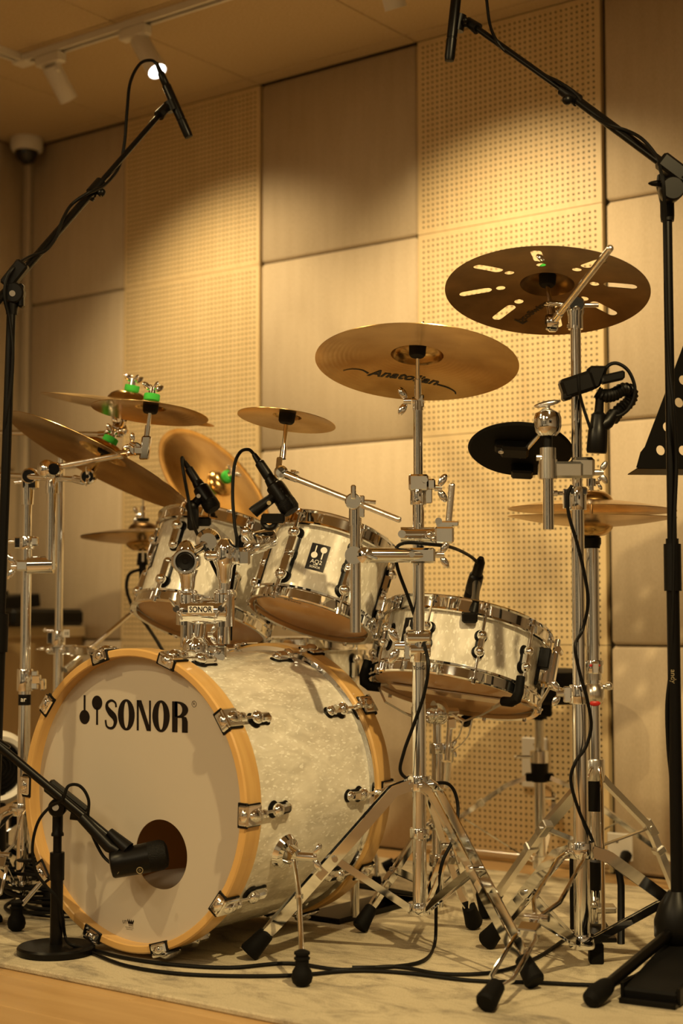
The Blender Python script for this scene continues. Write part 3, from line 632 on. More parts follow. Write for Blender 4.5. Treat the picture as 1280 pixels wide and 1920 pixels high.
part('right_ball_joint', M().lathe(o2-UPV*.018, UPV, [(0, 0), (.020, 0), (.0215, .004), (.0215, .034), (.018, .042), (.010, .052), (0, .054)], 28).cyl(o2-RGT*.018, o2-RGT*.034, .010).ball(o2-RGT*.034, .011).box(o2+RGT*.03, RGT*.014, FWD*.012, UPV*.017, .005), 'chrome', th)
# arms carrying the toms
m1 = P(392, 1015, 3.27); part('left_tom_arm', M().tube([o+UPV*.012+FWD*.01, P(372, 1030, 3.22), m1], .010).lathe(m1-FWD*.03, FWD, [(0, 0), (.018, 0), (.026, .006), (.028, .014), (.026, .024), (.014, .03), (.012, .06)], 24), 'chrome', th)
m2 = P(497, 1022, 3.2)
part('right_tom_arm', M().tube([o2+RGT*.02, P(455, 1040, 3.17), P(470, 1030, 3.18), m2], [.010, .010, .012, .012]).box(P(458, 1045, 3.16), RGT*.012, FWD*.012, UPV*.016, .004).lathe(P(485, 1015, 3.18), (m2-P(470, 1030, 3.18)), [(0, -.012), (.020, -.012), (.021, -.006), (.021, .03), (.017, .036), (0, .036)], 24).cyl(P(468, 1008, 3.16), P(462, 1000, 3.15), .010).ball(P(461, 998, 3.15), .012), 'chrome', th)
# ================================================================== CYMBALS
def cymbal(name, label, cat, spec, kind='bronze', bow=None, bell=None, china=False, felt='green', slots=False, top=True, cup=True, group=None):
    c, n, d = spec['c'], spec['n'], spec['d']; R = spec['R']
    W = frame(c, n, (EYE-c)); t = thing(name, label, cat, W, group)
    br = bell or R*.26; bh = R*.12; bw = bow or R*.105
    pts = [(R*f, bw*(1-f**1.7)) for f in (1, .93, .85, .75, .65, .55, .45, .36)]+[(br, bw*(1-(br/R)**1.7))]
    if china: pts = [(R, bw*.16), (R*.97, bw*.05), (R*.93, 0.0), (R*.86, .002)]+[(R*f, bw*(1-(f/.86)**1.7)+.002) for f in (.8, .7, .6, .5, .4, .32)]+[(br, bw*.9)]
    hb = pts[-1][1]
    pts += [(br*.97, hb+bh*.18), (br*.85, hb+bh*.55), (br*.62, hb+bh*.85), (br*.35, hb+bh*.98), (.006, hb+bh)]
    tk = .0011
    if not slots:
        q = M().lathe((0, 0, 0), UP, pts+[(r_, z-tk) for r_, z in pts[::-1]], 96, True)
    else:
        q = slotted(R, pts, tk)
    pl = part('plate', q, kind, t, local=True, smooth=40)
    zt = hb+bh
    if cup: part('cymbal_seat', M().lathe((0, 0, zt-.006), UP, [(0, -.022), (.0135, -.022), (.0165, -.018), (.0175, 0), (0, .002)], 24), 'blackfelt', t, 'black felt and cup', local=True)
    if top:
        part('top_felt', M().lathe((0, 0, zt), UP, [(0, 0), (.0165, 0), (.0175, .002), (.0175, .012), (.0165, .014), (0, .014)], 24), felt, t, 'bright green felt ring' if felt == 'green' else None, local=True)
        part('wing_nut', M().cyl((0, 0, zt+.012), (0, 0, zt+.028), .009, .007).wing((0, 0, zt+.018), UP, (1, .4, 0), .025, .009).wing((0, 0, zt+.018), UP, (-.4, 1, 0), .023, .008), 'chrome', t, local=True)
    return t, W, pts, zt
def slotted(R, pts, tk):
    """thin bronze plate pierced by eight long slots and eight round holes"""
    K = 8; na = 240; zf = sorted(pts)
    rs = list(np.linspace(.006, R*.30, 9))+list(np.linspace(R*.30, R*.95, 56))[1:]+[R*.975, R]
    def zz(r): return float(np.interp(r, [p[0] for p in zf], [p[1] for p in zf]))
    def solid(r, th):
        k = round((th+.14)/(2*PI/K)); dth = th+.14-k*2*PI/K; x, y = r*math.cos(dth), r*math.sin(dth)
        if math.hypot(x-R*.46, y) < R*.046: return False
        xc = min(max(x, R*.60), R*.82)
        return math.hypot(x-xc, y) >= R*.052
    q = M(); vs = []; fs = []
    for r in rs:
        for i in range(na): a = 2*PI*i/na; vs.append((r*math.cos(a), r*math.sin(a), zz(r)))
    o = len(vs); vs += [(x, y, z-tk) for x, y, z in vs]
    ok = [[solid((rs[j]+rs[j+1])/2, 2*PI*(i+.5)/na) for i in range(na)] for j in range(len(rs)-1)]
    # snap the vertices of the slot borders onto the true outline
    def sd(x, y):
        r = math.hypot(x, y); th = math.atan2(y, x); k = round((th+.14)/(2*PI/K)); b_ = -.14+k*2*PI/K; c, s = math.cos(b_), math.sin(b_); u, v = x*c+y*s, -x*s+y*c
        best = None
        for cx, rad in ((R*.46, R*.046), (min(max(u, R*.60), R*.82), R*.052)):
            dd = math.hypot(u-cx, v)
            if best is None or abs(dd-rad) < abs(best[0]): best = (dd-rad, cx, rad, dd, u, v, c, s)
        return best
    for j in range(1, len(rs)-1):
        for i in range(na):
            cells = [ok[jj][ii % na] for jj in (j-1, j) for ii in (i-1, i)]
            if any(cells) and not all(cells):
                x, y, z = vs[j*na+i]; e, cx, rad, dd, u, v, c, s = sd(x, y)
                if abs(e) < R*.03 and dd > 1e-5:
                    u2, v2 = cx+(u-cx)/dd*rad, v/dd*rad; X, Y = u2*c-v2*s, u2*s+v2*c; zz2 = zz(math.hypot(X, Y))
                    vs[j*na+i] = (X, Y, zz2); vs[o+j*na+i] = (X, Y, zz2-tk)
    for j in range(len(rs)-1):
        for i in range(na):
            if not ok[j][i]: continue
            a, b_, c, d = j*na+i, j*na+(i+1) % na, (j+1)*na+(i+1) % na, (j+1)*na+i
            fs.append((a, b_, c, d)); fs.append((o+a, o+d, o+c, o+b_))
    return q.add(vs, fs)
def spec(cx, cy, a, ang, ratio, R, under=True, d=None):
    c, n, dd = disc(cx, cy, a, ang, ratio, R, under, d); return {'c': c, 'n': n, 'd': dd, 'R': R}
def under_text(t, W, pts, word, size, r0, phi, kind='ink', shear=0.0, sx=1.0, label='black lettering', rot=0.0):
    """lettering laid on the underside of a cymbal, baseline along the tangent, seen from below"""
    zf = sorted(pts); a0 = math.radians(phi)
    vs, fs = word if not isinstance(word, str) else text2d(word, size, shear, size*.022)
    ex, ey = V((math.cos(a0), math.sin(a0), 0)), V((-math.sin(a0), math.cos(a0), 0)); q = M(); o = []
    for x, y in vs:
        x, y = x*math.cos(rot)-y*math.sin(rot), x*math.sin(rot)+y*math.cos(rot)
        p = -ex*(r0-y)+ey*(x*sx); r = p.length; z = float(np.interp(r, [k[0] for k in zf], [k[1] for k in zf])); o.append((p.x, p.y, z-.0019))
    q.add(o, fs); return part('lettering', q, kind, t, label, local=True)
sA1 = spec(781, 682, 191, 3, .375, .203)
an, anW, anp, anz = cymbal('crash_cymbal', 'bronze crash cymbal with black script on its underside, on the centre straight stand', 'cymbal', sA1, felt='blackfelt')
under_text(an, anW, anp, 'Anatolian', .038, .108, 14, shear=.35, sx=1.0)
zf = sorted(anp)
def und(x, y):
    r = math.hypot(x, y); a_ = math.radians(14); x, y = -x*math.cos(a_)-y*math.sin(a_), -x*math.sin(a_)+y*math.cos(a_); return V((x, y, float(np.interp(r, [k[0] for k in zf], [k[1] for k in zf]))-.0019))
for pts_, wd in (([(.103, -.128), (.094, -.112), (.097, -.090), (.110, -.074)], (.0022, .003, .003, .005)), ([(.116, .074), (.119, .098), (.128, .116), (.137, .121)], (.005, .004, .003, .003))):
    pp = smoothpath([V((a, b_, 0)) for a, b_ in pts_], 5); N = len(pp)
    sw = M()
    for f in stroke([(p.x, p.y) for p in pp], [float(np.interp(i/(N-1), np.linspace(0, 1, 4), wd)) for i in range(N)]): sw.add([und(x, y) for x, y in f], [[0, 1, 2, 3]])
    part('flourish', sw, 'ink', an, 'thin black swash', local=True)
sTR = spec(1025, 549, 191, 2, .43, .203)
tc, tcW, tcp, tcz = cymbal('effects_cymbal', 'dark effects crash pierced by long slots and round holes, topmost on the right stand', 'cymbal', sTR, 'darkbronze', slots=True)
under_text(tc, tcW, tcp, 'L', .036, .158, 19, rot=1.15); under_text(tc, tcW, tcp, 'ocoSwing', .024, .120, 14, rot=1.15, label='small black lettering')
sSP = spec(537, 788, 93, 8.5, .22, .102)
cymbal('splash_cymbal', 'small bronze splash cymbal above the badge tom on an angled boom rod', 'cymbal', sSP, top=False, bell=.03)
sSL = spec(281, 774, 110, 7, .19, .127)
cymbal('splash_cymbal', 'small bronze splash with green felt on the left boom arm, in front of another crash', 'cymbal', sSL, bell=.034)
sCL = spec(240, 768, 164, 10.5, .05, .205)
cymbal('crash_cymbal', 'nearly edge-on bronze crash with green felt behind the left splash', 'cymbal', sCL)
sRL = spec(185, 866, 190, 28, .16, .228)
cymbal('ride_cymbal', 'large steeply tilted bronze cymbal with green felt over the left tom', 'cymbal', sRL)
sCH = spec(403, 915, 137, 48, .48, .195, False, 4.1)
cymbal('china_cymbal', 'bronze china cymbal showing its top face behind the tom microphones', 'cymbal', sCH, china=True, bow=.022, bell=.04)
def hihat_pair(lab, spec_, n_tilt, group):
    a, _, _, za = cymbal('hihat_cymbal', lab[0], 'cymbal', spec_, top=False, cup=False, bow=.020, bell=.045)
    s2 = dict(spec_); s2['c'] = spec_['c']-spec_['n']*.006; s2['n'] = -spec_['n']
    b_, _, _, zb = cymbal('hihat_cymbal', lab[1], 'cymbal', s2, top=False, cup=False, bow=.020, bell=.045)
    return za
sHR = spec(1109, 962, 157, 1, .045, .178)
sHR2 = {'c': sHR['c']-UP*.009, 'n': V((-.03, .02, -1)).normalized(), 'd': sHR['d'], 'R': .178}
cymbal('hihat_cymbal', 'upper bronze hi-hat cymbal on the right hi-hat stand', 'cymbal', {**sHR, 'c': sHR['c']+UP*.007, 'n': V((.02, .01, 1)).normalized()}, 'bronze', top=False, cup=False, bow=.022, bell=.045)
cymbal('hihat_cymbal', 'lower upturned bronze hi-hat cymbal on the right hi-hat stand', 'cymbal', sHR2, top=False, cup=False, bow=.022, bell=.045)
sHL = spec(268, 1004, 116, 0, .03, .165)
sHL2 = {'c': sHL['c']-UP*.004, 'n': V((.03, .0, -1)).normalized(), 'd': sHL['d'], 'R': .165}
cymbal('hihat_cymbal', 'upper auxiliary hi-hat cymbal left of the larger rack tom', 'cymbal', {**sHL, 'n': V((-.02, .0, 1)).normalized()}, 'darkbronze', top=False, cup=False, bow=.018, bell=.04)
cymbal('hihat_cymbal', 'lower upturned auxiliary hi-hat cymbal left of the larger rack tom', 'cymbal', sHL2, top=False, cup=False, bow=.020, bell=.045)
# ================================================================== CHROME STANDS
def tripod(root, top, low, feet, style='strip', wd=.022, gap=.020, rub=(.016, .021, .055), brace=.5, shoulder=.035, mt='chrome'):
    """double-braced folding base: legs with cross pins, flat braces, rubber feet"""
    top, low = V(top), V(low)
    for f in feet:
        f = V(f); r = V((f.x-top.x, f.y-top.y, 0)).normalized(); t = UP.cross(r)
        tip = f+V((0, 0, .012)); a = top+r*.018; b_ = top+r*(.018+shoulder)+V((0, 0, -.012)); e = tip-(tip-b_).normalized()*.045
        dr = (e-b_).normalized(); q = M()
        if style == 'strip':
            for s in (-1, 1): q.strip([a+t*s*gap/2, b_+t*s*gap/2, b_.lerp(e, .06)+t*s*gap/2, b_.lerp(e, .9)+t*s*gap/2, e+t*s*.004], UP.cross(t), wd, .0028)
        elif style == 'pinch':     # leg made of two rods drawn together in the middle
            for s in (-1, 1): q.tube([a+t*s*gap*.5, b_+t*s*gap*.75, b_.lerp(e, .34)+t*s*gap*.75, b_.lerp(e, .46)+t*s*.005, b_.lerp(e, .52)+t*s*.005, b_.lerp(e, .64)+t*s*gap*.6, b_.lerp(e, .93)+t*s*gap*.6, e+t*s*.004], .0042, 10)
            for k in (.49,): q.cyl(b_.lerp(e, k)-t*.010, b_.lerp(e, k)+t*.010, .006)
        else: q.tube([a, b_, e], .009, 12)
        k = b_.lerp(e, brace); q.cyl(k-t*(gap/2+.006), k+t*(gap/2+.006), .006); q.cyl(a-t*(gap/2+.005), a+t*(gap/2+.005), .006)
        q.box(b_.lerp(e, brace+.1), dr*.012, t*(gap/2+.002), dr.cross(t)*.010, .002)
        lg = part('leg', q, mt, root)
        q = M()
        for s in (-1, 1): q.strip([low+r*.02+t*s*.006, k+t*s*.006], UP.cross(t), .014, .002)
        part('leg_brace', q, mt, root)
        ang = (tip-b_).normalized(); c = e-ang*.008
        x_ = (UP-ang*UP.dot(ang)).normalized()
        h = rub[2]; g = f-V((0, 0, 0))
        rings = []
        for u, rr in ((0, rub[0]*.8), (.06, rub[0]), (.55, (rub[0]+rub[1])/2), (.9, rub[1]), (1.0, rub[1]*.85)):
            p = c+ang*(h*u); rings.append([p+(t*math.cos(2*PI*i/14)*.9+x_*math.sin(2*PI*i/14))*rr for i in range(14)])
        lo = min(v.z for rg in rings for v in rg); sh = V((0, 0, RUGZ-lo))
        rings = [[v+sh*(min(1, j/3)) for v in rg] for j, rg in enumerate(rings)]
        part('rubber_foot', M().loft(rings), 'rubber', lg)
def collar(c, r, h, d=UP, ear=None, t=.004): 
    q = M().lathe(V(c)-V(d)*h/2, d, [(r, 0), (r+t, 0), (r+t+.001, .002), (r+t+.001, h-.002), (r+t, h), (r, h)], 24, True)
    if ear: q.box(V(c)+V(ear)*(r+t+.004), V(ear)*.008, V(d).cross(V(ear))*.007, V(d)*h*.42, .002)
    return q
def along(pole, y): return pole(y)
def vert(x, y, d):     # point on the true vertical through pixel (x, y)
    p = P(x, y, d); return lambda yy: EYE + ray(x + (y-yy)*0.0, yy)*1 if False else vpt(p, yy)
def vpt(p, yy):        # point at world x, y of p whose image height is yy
    dl = V((p.x, p.y, 0)); v = dl; A = v.dot(FWD); k = (960-yy)/FPX
    # (dz*UPz + B)/(dz*FWDz + A) = k
    B = v.dot(UPV); dz = (k*A-B)/(UPV.z-k*FWD.z); return V((p.x, p.y, CAMZ+dz))
# ---- centre straight stand (B)
pB = P(786, 1500, 3.07); vB = lambda y: vpt(pB, y)
sB = thing('cymbal_stand', 'chrome straight cymbal stand in the middle, in front of the snare drum', 'stand', (pB.x, pB.y, RUGZ))
part('base_tube', M().cyl(vB(1708), vB(1235), .0138, None, 24), 'chrome', sB)
part('middle_tube', M().cyl(vB(1240), vB(915), .0118, None, 24), 'chrome', sB)
part('top_tube', M().cyl(vB(930), vB(768), .0098, None, 24), 'chrome', sB)
q = collar(vB(1212), .0138, .062, ear=-RGT); q.lathe(vB(1196)-RGT*.026-FWD*.004, RGT, [(0, 0), (.014, 0), (.0165, .003), (.0165, .046), (.014, .049), (0, .049)], 24).lathe(vB(1218)-RGT*.020-FWD*.004, RGT, [(0, 0), (.013, 0), (.0155, .003), (.0155, .040), (.013, .043), (0, .043)], 24).wing(vB(1210)-RGT*.034-FWD*.008, -RGT, UP, .032, .009)
part('height_clamp', q, 'chrome', sB)
q = collar(vB(930), .0118, .036, ear=RGT); q.box(vB(905), RGT*.020, FWD*.017, UP*.017, .004).cyl(vB(900)+RGT*.012-FWD*.014, vB(900)+RGT*.012-FWD*.022, .006).wing(vB(915)+RGT*.036, RGT, UP, .026, .007).box(vB(908)+RGT*.024, RGT*.010, FWD*.01, UP*.011, .003)
part('height_clamp', q, 'chrome', sB)
part('base_collar', collar(vB(1468), .0138, .03, t=.009), 'chrome', sB); part('base_collar', collar(vB(1703), .0138, .022, t=.009), 'chrome', sB); part('base_collar', collar(vB(1562), .0138, .020, ear=-FWD, t=.005), 'chrome', sB)
tripod(sB, vB(1470), vB(1703), [Z(466, 1800), Z(1003, 1856), Z(889, 1742)], gap=.024, brace=.47)
tl = vB(752); cS_ = sA1['c']+sA1['n']*.028
q = M().cyl(vB(770), tl, .0115, .0105, 20).box(tl+RGT*.004, RGT*.008, FWD*.009, UP*.014, .003).cyl(tl+RGT*.012, tl-RGT*.012, .009).wing(tl-RGT*.018, -RGT, UP, .026, .007)
part('tilter', q, 'chrome', sB); part('tilter_rod', M().cyl(tl, tl.lerp(cS_, .45), .0075, None, 14).cyl(tl.lerp(cS_, .4), cS_+sA1['n']*.01, .004), 'chrome', sB)
def ringtext(word, c, r, size, mt, parent, name='lettering', ang=0, lab=None, vertical=False):
    """lettering wrapped round a vertical tube, facing the room"""
    vs, fs = text2d(word, size); f = (EYE-V(c)); f.z = 0; f.normalize(); e = UP.cross(f); o = []
    for x, y in vs:
        if vertical: x, y = y, -x
        a = x/r+ang; o.append(V(c)+f*math.cos(a)*r+e*math.sin(a)*r+UP*y)
    part(name, M().add(o, fs), mt, parent, lab)
ringtext('YonG', vB(1252), .0144, .012, 'ink', sB, lab='small black lettering on the tube')
# clamp carrying the tube with the splash boom
D2 = 3.02
sp = thing('cymbal_boom', 'chrome clamp and tube carrying the angled splash boom on the middle stand', 'boom', P(668, 1185, D2))
pT = P(666, 1060, D2); vT = lambda y: vpt(pT, y)
part('tube', M().cyl(vT(1186), vT(965), .0108, None, 22), 'chrome', sp); part('tube_top', M().cyl(vT(985), vT(932), .0128, None, 22), 'chrome', sp)
q = M().cyl(P(668, 1041, D2), P(790, 1041, D2+.022), .0145, None, 24).cyl(P(663, 1041, D2-.016), P(663, 1041, D2+.016), .0175, None, 20).lathe(P(684, 1041, D2-.012), -FWD, [(0, 0), (.016, 0), (.016, .004), (.006, .010), (0, .011)], 24).box(P(697, 1044, D2-.02), (RGT*.9-UPV*.3)*.012, FWD*.003, UPV*.003, .001).box(P(790, 1041, D2+.03), RGT*.026, FWD*.022, UPV*.015, .004).cyl(P(772, 1039, D2-.004), P(772, 1039, D2+.004), .006).wing(P(822, 1040, D2+.03), RGT, UP, .024, .007).cyl(P(805, 1040, D2+.03), P(822, 1040, D2+.03), .006)
part('clamp', q, 'chrome', sp)
jt = vT(940)-FWD*.004
q = M().lathe(jt-FWD*.016-RGT*.004, FWD, [(0, 0), (.014, 0), (.0165, .004), (.0165, .026), (.014, .030), (0, .030)], 24).box(vT(950)+RGT*.012, RGT*.006, FWD*.01, UP*.022, .002).box(jt-RGT*.004-FWD*.020+UP*.018, RGT*.005, FWD*.003, UP*.014, .0025).cyl(jt+RGT*.018, jt+RGT*.040-UPV*.002, .004)
part('boom_joint', q, 'chrome', sp)
b0, b1 = P(527, 886, 3.14), P(747, 974, 2.97); bd = (b1-b0).normalized()
part('boom_rod', M().cyl(b0+bd*.03, b1, .0062, None, 14).ball(b1, .0062, 12), 'knurl', sp)
q = M().cyl(b0+bd*.012, b0+bd*.045, .0088, .0078, 16).lathe(b0-FWD*.014, FWD, [(0, 0), (.010, -.001), (.012, .002), (.0145, .004), (.0145, .022), (.012, .026), (0, .026)], 24).wing(b0+RGT*.022-UPV*.0, RGT, FWD, .018, .006)
c2 = sSP['c']+sSP['n']*.006; ud = (c2-b0).normalized()
q.box(b0+ud*.016-RGT*.006, RGT*.006, FWD*.008, ud*.018, .002).cyl(b0+ud*.03, b0+ud*.055, .0068).cyl(b0+ud*.05, c2, .0045)
part('tilter', q, 'chrome', sp)
# second clamp: short knurled rod above
ck = thing('rod_clamp', 'short upright knurled rod held by a chrome multi clamp on the middle stand', 'clamp', P(845, 985, 3.06))
q = M().cyl(vB(1003)-RGT*.036, vB(1003)+RGT*.036, .0165, None, 24).cyl(vB(1001)-RGT*.034-FWD*.018, vB(1001)-RGT*.034-FWD*.008, .008).box(P(832, 1003, 3.06), RGT*.019, FWD*.014, UPV*.017, .004).box(P(838, 982, 3.06), RGT*.022, FWD*.011, UPV*.005, .002).cyl(P(822, 977, 3.045), P(822, 977, 3.03), .007).ball(P(804, 1003, 3.03), .008).ball(P(812, 1010, 3.03), .007)
part('clamp', q, 'chrome', ck); part('rod', M().cyl(P(840, 985, 3.06), P(847, 911, 3.06), .0066, None, 14).ball(P(847, 911, 3.06), .0066, 12), 'knurl', ck)
# ---- right boom stand (A)
pA = P(1088, 1500, 2.95); vA = lambda y: vpt(pA, y)
sA = thing('cymbal_stand', 'chrome boom cymbal stand at right carrying the slotted cymbal', 'stand', (pA.x, pA.y, RUGZ))
part('base_tube', M().cyl(vA(1768), vA(1300), .0145, None, 24), 'chrome', sA)
part('middle_tube', M().cyl(vA(1320), vA(925), .0125, None, 24), 'chrome', sA)
part('top_tube', M().cyl(vA(940), vA(600), .0102, None, 24), 'chrome', sA)
q = collar(vA(1302), .0145, .036, ear=-RGT); q.wing(vA(1300)-RGT*.034, -RGT, UP, .022, .007); part('height_clamp', q, 'chrome', sA)
q = collar(vA(935), .0125, .045, ear=-RGT); q.wing(vA(925)-RGT*.042, -RGT, FWD, .022, .006).cyl(vA(925), vA(925)-RGT*.04, .004).box(vA(921), RGT*.018, FWD*.015, UP*.008, .003); part('height_clamp', q, 'chrome', sA)
part('base_collar', collar(vA(1593), .0145, .03, t=.010), 'chrome', sA); part('base_collar', collar(vA(1765), .0145, .024, t=.009), 'chrome', sA)
fr = P(1330, 1725, 2.9); fr.z = RUGZ; 
tripod(sA, vA(1595), vA(1765), [Z(910, 1900)], 'pinch', gap=.034, brace=.47)
tripod(sA, vA(1595), vA(1765), [Z(912, 1778), V((pA.x+.32*math.cos(.75), pA.y+.32*math.sin(.75), RUGZ))], gap=.024, brace=.5)
jA = vA(572)
part('boom_clamp', M().lathe(vA(606), UP, [(.0102, -.012), (.0145, -.012), (.0145, .012), (.018, .026), (.016, .034), (0, .034)], 24).lathe(jA-FWD*.017, FWD, [(0, 0), (.014, 0), (.017, .004), (.017, .026), (.014, .030), (0, .030)], 24).cyl(jA-RGT*.012, jA-RGT*.04+UPV*.003, .005).cyl(jA+RGT*.012, jA+RGT*.045, .0045).wing(jA-RGT*.042+UPV*.003, -RGT, FWD, .02, .006), 'chrome', sA)
b1, b0 = P(1143, 466, 2.80), P(1036, 604, 3.06); bd = (b1-b0).normalized()
part('boom_rod', M().cyl(b0+bd*.02, b1, .0066, None, 14).ball(b1, .0068, 12), 'knurl', sA)
c2 = sTR['c']+sTR['n']*.022; ud = (c2-b0).normalized()
part('tilter', M().lathe(b0-RGT*.014, RGT, [(0, 0), (.014, 0), (.016, .003), (.016, .020), (.013, .024), (0, .024)], 24).box(b0-UPV*.010, RGT*.010, FWD*.010, UPV*.009, .004).cyl(b0+ud*.01, b0+ud*.032, .0085).cyl(b0+ud*.03, c2, .0048).cyl(b0+bd*.0, b0+bd*.04, .009, .008).wing(b0+RGT*.03-UPV*.006, RGT, FWD, .016, .005), 'chrome', sA)
# ---- electronic pad and its holder
DP = 2.93
ph_ = thing('pad_holder', 'chrome clamp with tube and ball holder on the right cymbal stand', 'holder', P(1028, 990, DP))
pP = P(1027, 900, DP); vP = lambda y: vpt(pP, y)
part('tube', M().cyl(vP(993), vP(850), .0105, None, 22), 'chrome', ph_)
part('clamp', M().box(P(1050, 881, DP+.008), RGT*.042, FWD*.013, UPV*.016, .005).cyl(vP(898), vP(862), .0175, None, 22).box(P(1092, 877, DP+.02), RGT*.021, FWD*.020, UPV*.020, .006).wing(P(1122, 886, DP+.02), RGT, UP, .020, .006).cyl(P(1108, 886, DP+.02), P(1122, 886, DP+.02), .006).cyl(vP(866), vP(840), .0155, None, 20).cyl(P(1005, 858, DP), P(1025, 858, DP), .006), 'satin', ph_)
part('neck', M().cyl(vP(850), vP(806), .009, None, 16), 'black', ph_, 'black neck')
part('ball_holder', M().lathe(vP(818), UP, [(0, 0), (.016, 0), (.0235, .008), (.0265, .018), (.0265, .034), (.0235, .044), (.012, .052), (0, .053)], 28), 'chrome', ph_)
part('holder_wing', M().ell(vP(757), RGT*.026+UPV*.005, FWD*.008, UPV*.006).cyl(vP(775), vP(757), .005), 'satin', ph_)
cP, nP, dP = disc(975, 843, 98, 3, .50, .1045)
part('pad_rod', M().tube([vP(800), vP(800)+FWD*.04, cP+nP*-.014], .006), 'chrome', ph_)
W = frame(cP, nP, EYE-cP)
pad = thing('cymbal_pad', 'round black electronic cymbal pad behind the chrome ball holder', 'pad', W)
R = .1045
part('pad_disc', M().lathe((0, 0, 0), UP, [(0, -.003), (R*.75, -.004), (R*.96, -.004), (R, 0), (R*.97, .004), (R*.6, .012), (R*.3, .016), (R*.2, .024), (0, .026)], 64), 'rubber', pad, local=True)
PI_ = W.inverted(); lc = PI_ @ plane(965, 832, cP, nP); l2 = PI_ @ plane(940, 828, cP, nP); l3 = PI_ @ plane(968, 872, cP, nP)
part('sensor_box', M().box(lc+V((0, .0, -.012)), (.020, 0, 0), (0, .028, 0), (0, 0, .012), .005).box(l2+V((0, 0, -.010)), (.014, 0, 0), (0, .013, 0), (0, 0, .010), .004).box(l3+V((0, .012, -.013)), (.016, 0, 0), (0, .022, 0), (0, 0, .012), .004), 'black', pad, local=True)
part('jack', M().cyl(l2+V((0, 0, -.019)), l2+V((0, 0, -.024)), .006).ring(l2+V((0, 0, -.024)), UP, .0045, .0015, 16, 6), 'chrome', pad, 'metal jack socket', local=True)
# ---- right hi-hat stand
pH = P(1111, 1200, 3.29); vH = lambda y: vpt(pH, y)
sH = thing('hihat_stand', 'chrome hi-hat stand with pedal behind the right cymbal stand', 'stand', (pH.x, pH.y, RUGZ))
part('base_tube', M().cyl(vH(1730), vH(1290), .0135, None, 24), 'chrome', sH); part('upper_tube', M().cyl(vH(1300), vH(1015), .0148, None, 24), 'chrome', sH)
part('pull_rod', M().cyl(vH(1020), vH(868), .0032), 'chrome', sH)
part('hat_seat', M().lathe(vH(1023), UP, [(0, -.006), (.017, -.006), (.018, 0), (.020, .004), (.020, .016), (.014, .022), (0, .022)], 24), 'black', sH, 'black cup')
part('clutch', M().cyl(vH(945), vH(922), .0125).cyl(vH(922), vH(905), .006).cyl(vH(912), vH(898), .011).wing(vH(905)+RGT*.012, RGT, UP, .014, .004), 'chrome', sH)
part('clutch_felt', M().cyl(vH(936), vH(928), .017), 'blackfelt', sH)
part('memory_lock', collar(vH(1250), .0148, .028, ear=-FWD, t=.006), 'chrome', sH, None)
part('lock_badge', M().ell(vH(1246)-FWD*.022, RGT*.012, FWD*.002, UPV*.004).ell(vH(1317)-FWD*.018, RGT*.012, FWD*.004, UPV*.006), 'red', sH, 'red maker badge')
part('height_clamp', M().ell(vH(1300), RGT*.024, FWD*.024, UP*.028, 20, 12).cyl(vH(1288)+RGT*.02, vH(1288)+RGT*.04, .006).ball(vH(1286)+RGT*.032-FWD*.004, .009).cyl(vH(1275), vH(1255), .018), 'satin', sH)
part('base_collar', collar(vH(1443), .0135, .045, t=.008), 'satin', sH)
hf = Z(1117, 1806)
part('front_leg', M().tube([vH(1437)-FWD*.02+RGT*-.008, P(1098, 1468, 3.20), P(1098, 1745, 3.04), P(1112, 1785, 3.0)], .0042, 10).tube([vH(1437)-FWD*.02+RGT*.008, P(1128, 1475, 3.20), P(1131, 1740, 3.04), P(1118, 1785, 3.0)], .0042, 10), 'chrome', sH)
part('rubber_foot', M().box(hf+V((0, 0, .020)), RGT*.0135, FWD*.0135, UP*.020, .003), 'rubber', sH)
def hleg(mid, end, nm):
    a = vH(1443)+(mid-vH(1443)).normalized()*.02; e = end; t = UP.cross((e-a).normalized()).normalized(); q = M()
    ax = (e-a).normalized(); nrm = ax.cross(t)
    q.strip([a, a.lerp(mid, .12)-UP*.002, mid], t, .026, .012).strip([mid, mid.lerp(e, .1), e], t, .018, .014).box(mid, ax*.02, t*.011, nrm*.010, .002).cyl(mid-t*.016, mid+t*.016, .006).box(mid.lerp(e, .25), ax*.008, t*.014, nrm*.011, .002)
    lg = part('leg', q, 'satin', sH)
    part('leg_brace', M().strip([vH(1590)+(mid-vH(1590)).normalized()*.015, mid], t, .012, .003), 'satin', sH)
    part('rubber_foot', M().cyl(e-ax*.02, e+ax*.028, .013, .016, 14), 'rubber', lg)
e = Z(927, 1700); hleg(P(1020, 1553, 3.24), e+V((0, 0, .018)), 0)
e = V((pH.x+.40*math.cos(.95), pH.y+.40*math.sin(.95), 0)); e = P(1285, 1672, 3.32); e.z = max(e.z, .03); hleg(P(1218, 1552, 3.32), V((e.x, e.y, .03)), 1)
pd = Z(1112, 1742, .02)
part('pedal_plate', M().box(pd-FWD*.0+UP*.004, RGT*.032, FWD*.10, UP*.004, .002), 'blackmetal', sH, 'black footboard')
part('pedal_frame', M().tube([pd+RGT*-.042+UP*.0, pd+RGT*-.042+UP*.17, ], .007).tube([vH(1610)+RGT*.02, P(1158, 1620, 3.2), P(1164, 1660, 3.2), P(1164, 1785, 3.13)], .0075), 'black', sH, 'black frame rods')
part('pedal_link', M().tube([vH(1600), P(1113, 1690, 3.2)], .004).ball(P(1114, 1697, 3.18), .009).box(P(1135, 1703, 3.2), RGT*.020, FWD*.02, UPV*.006, .002), 'satin', sH)
part('grip_sleeve', M().cyl(vH(1460), vH(1520), .0195, .0195, 20), 'black', sH, 'black plastic sleeve')
part('grip_sleeve', M().cyl(P(1117, 1615, 3.2), P(1116, 1668, 3.2), .0135, .0110, 16), 'black', sH, 'black plastic sleeve')
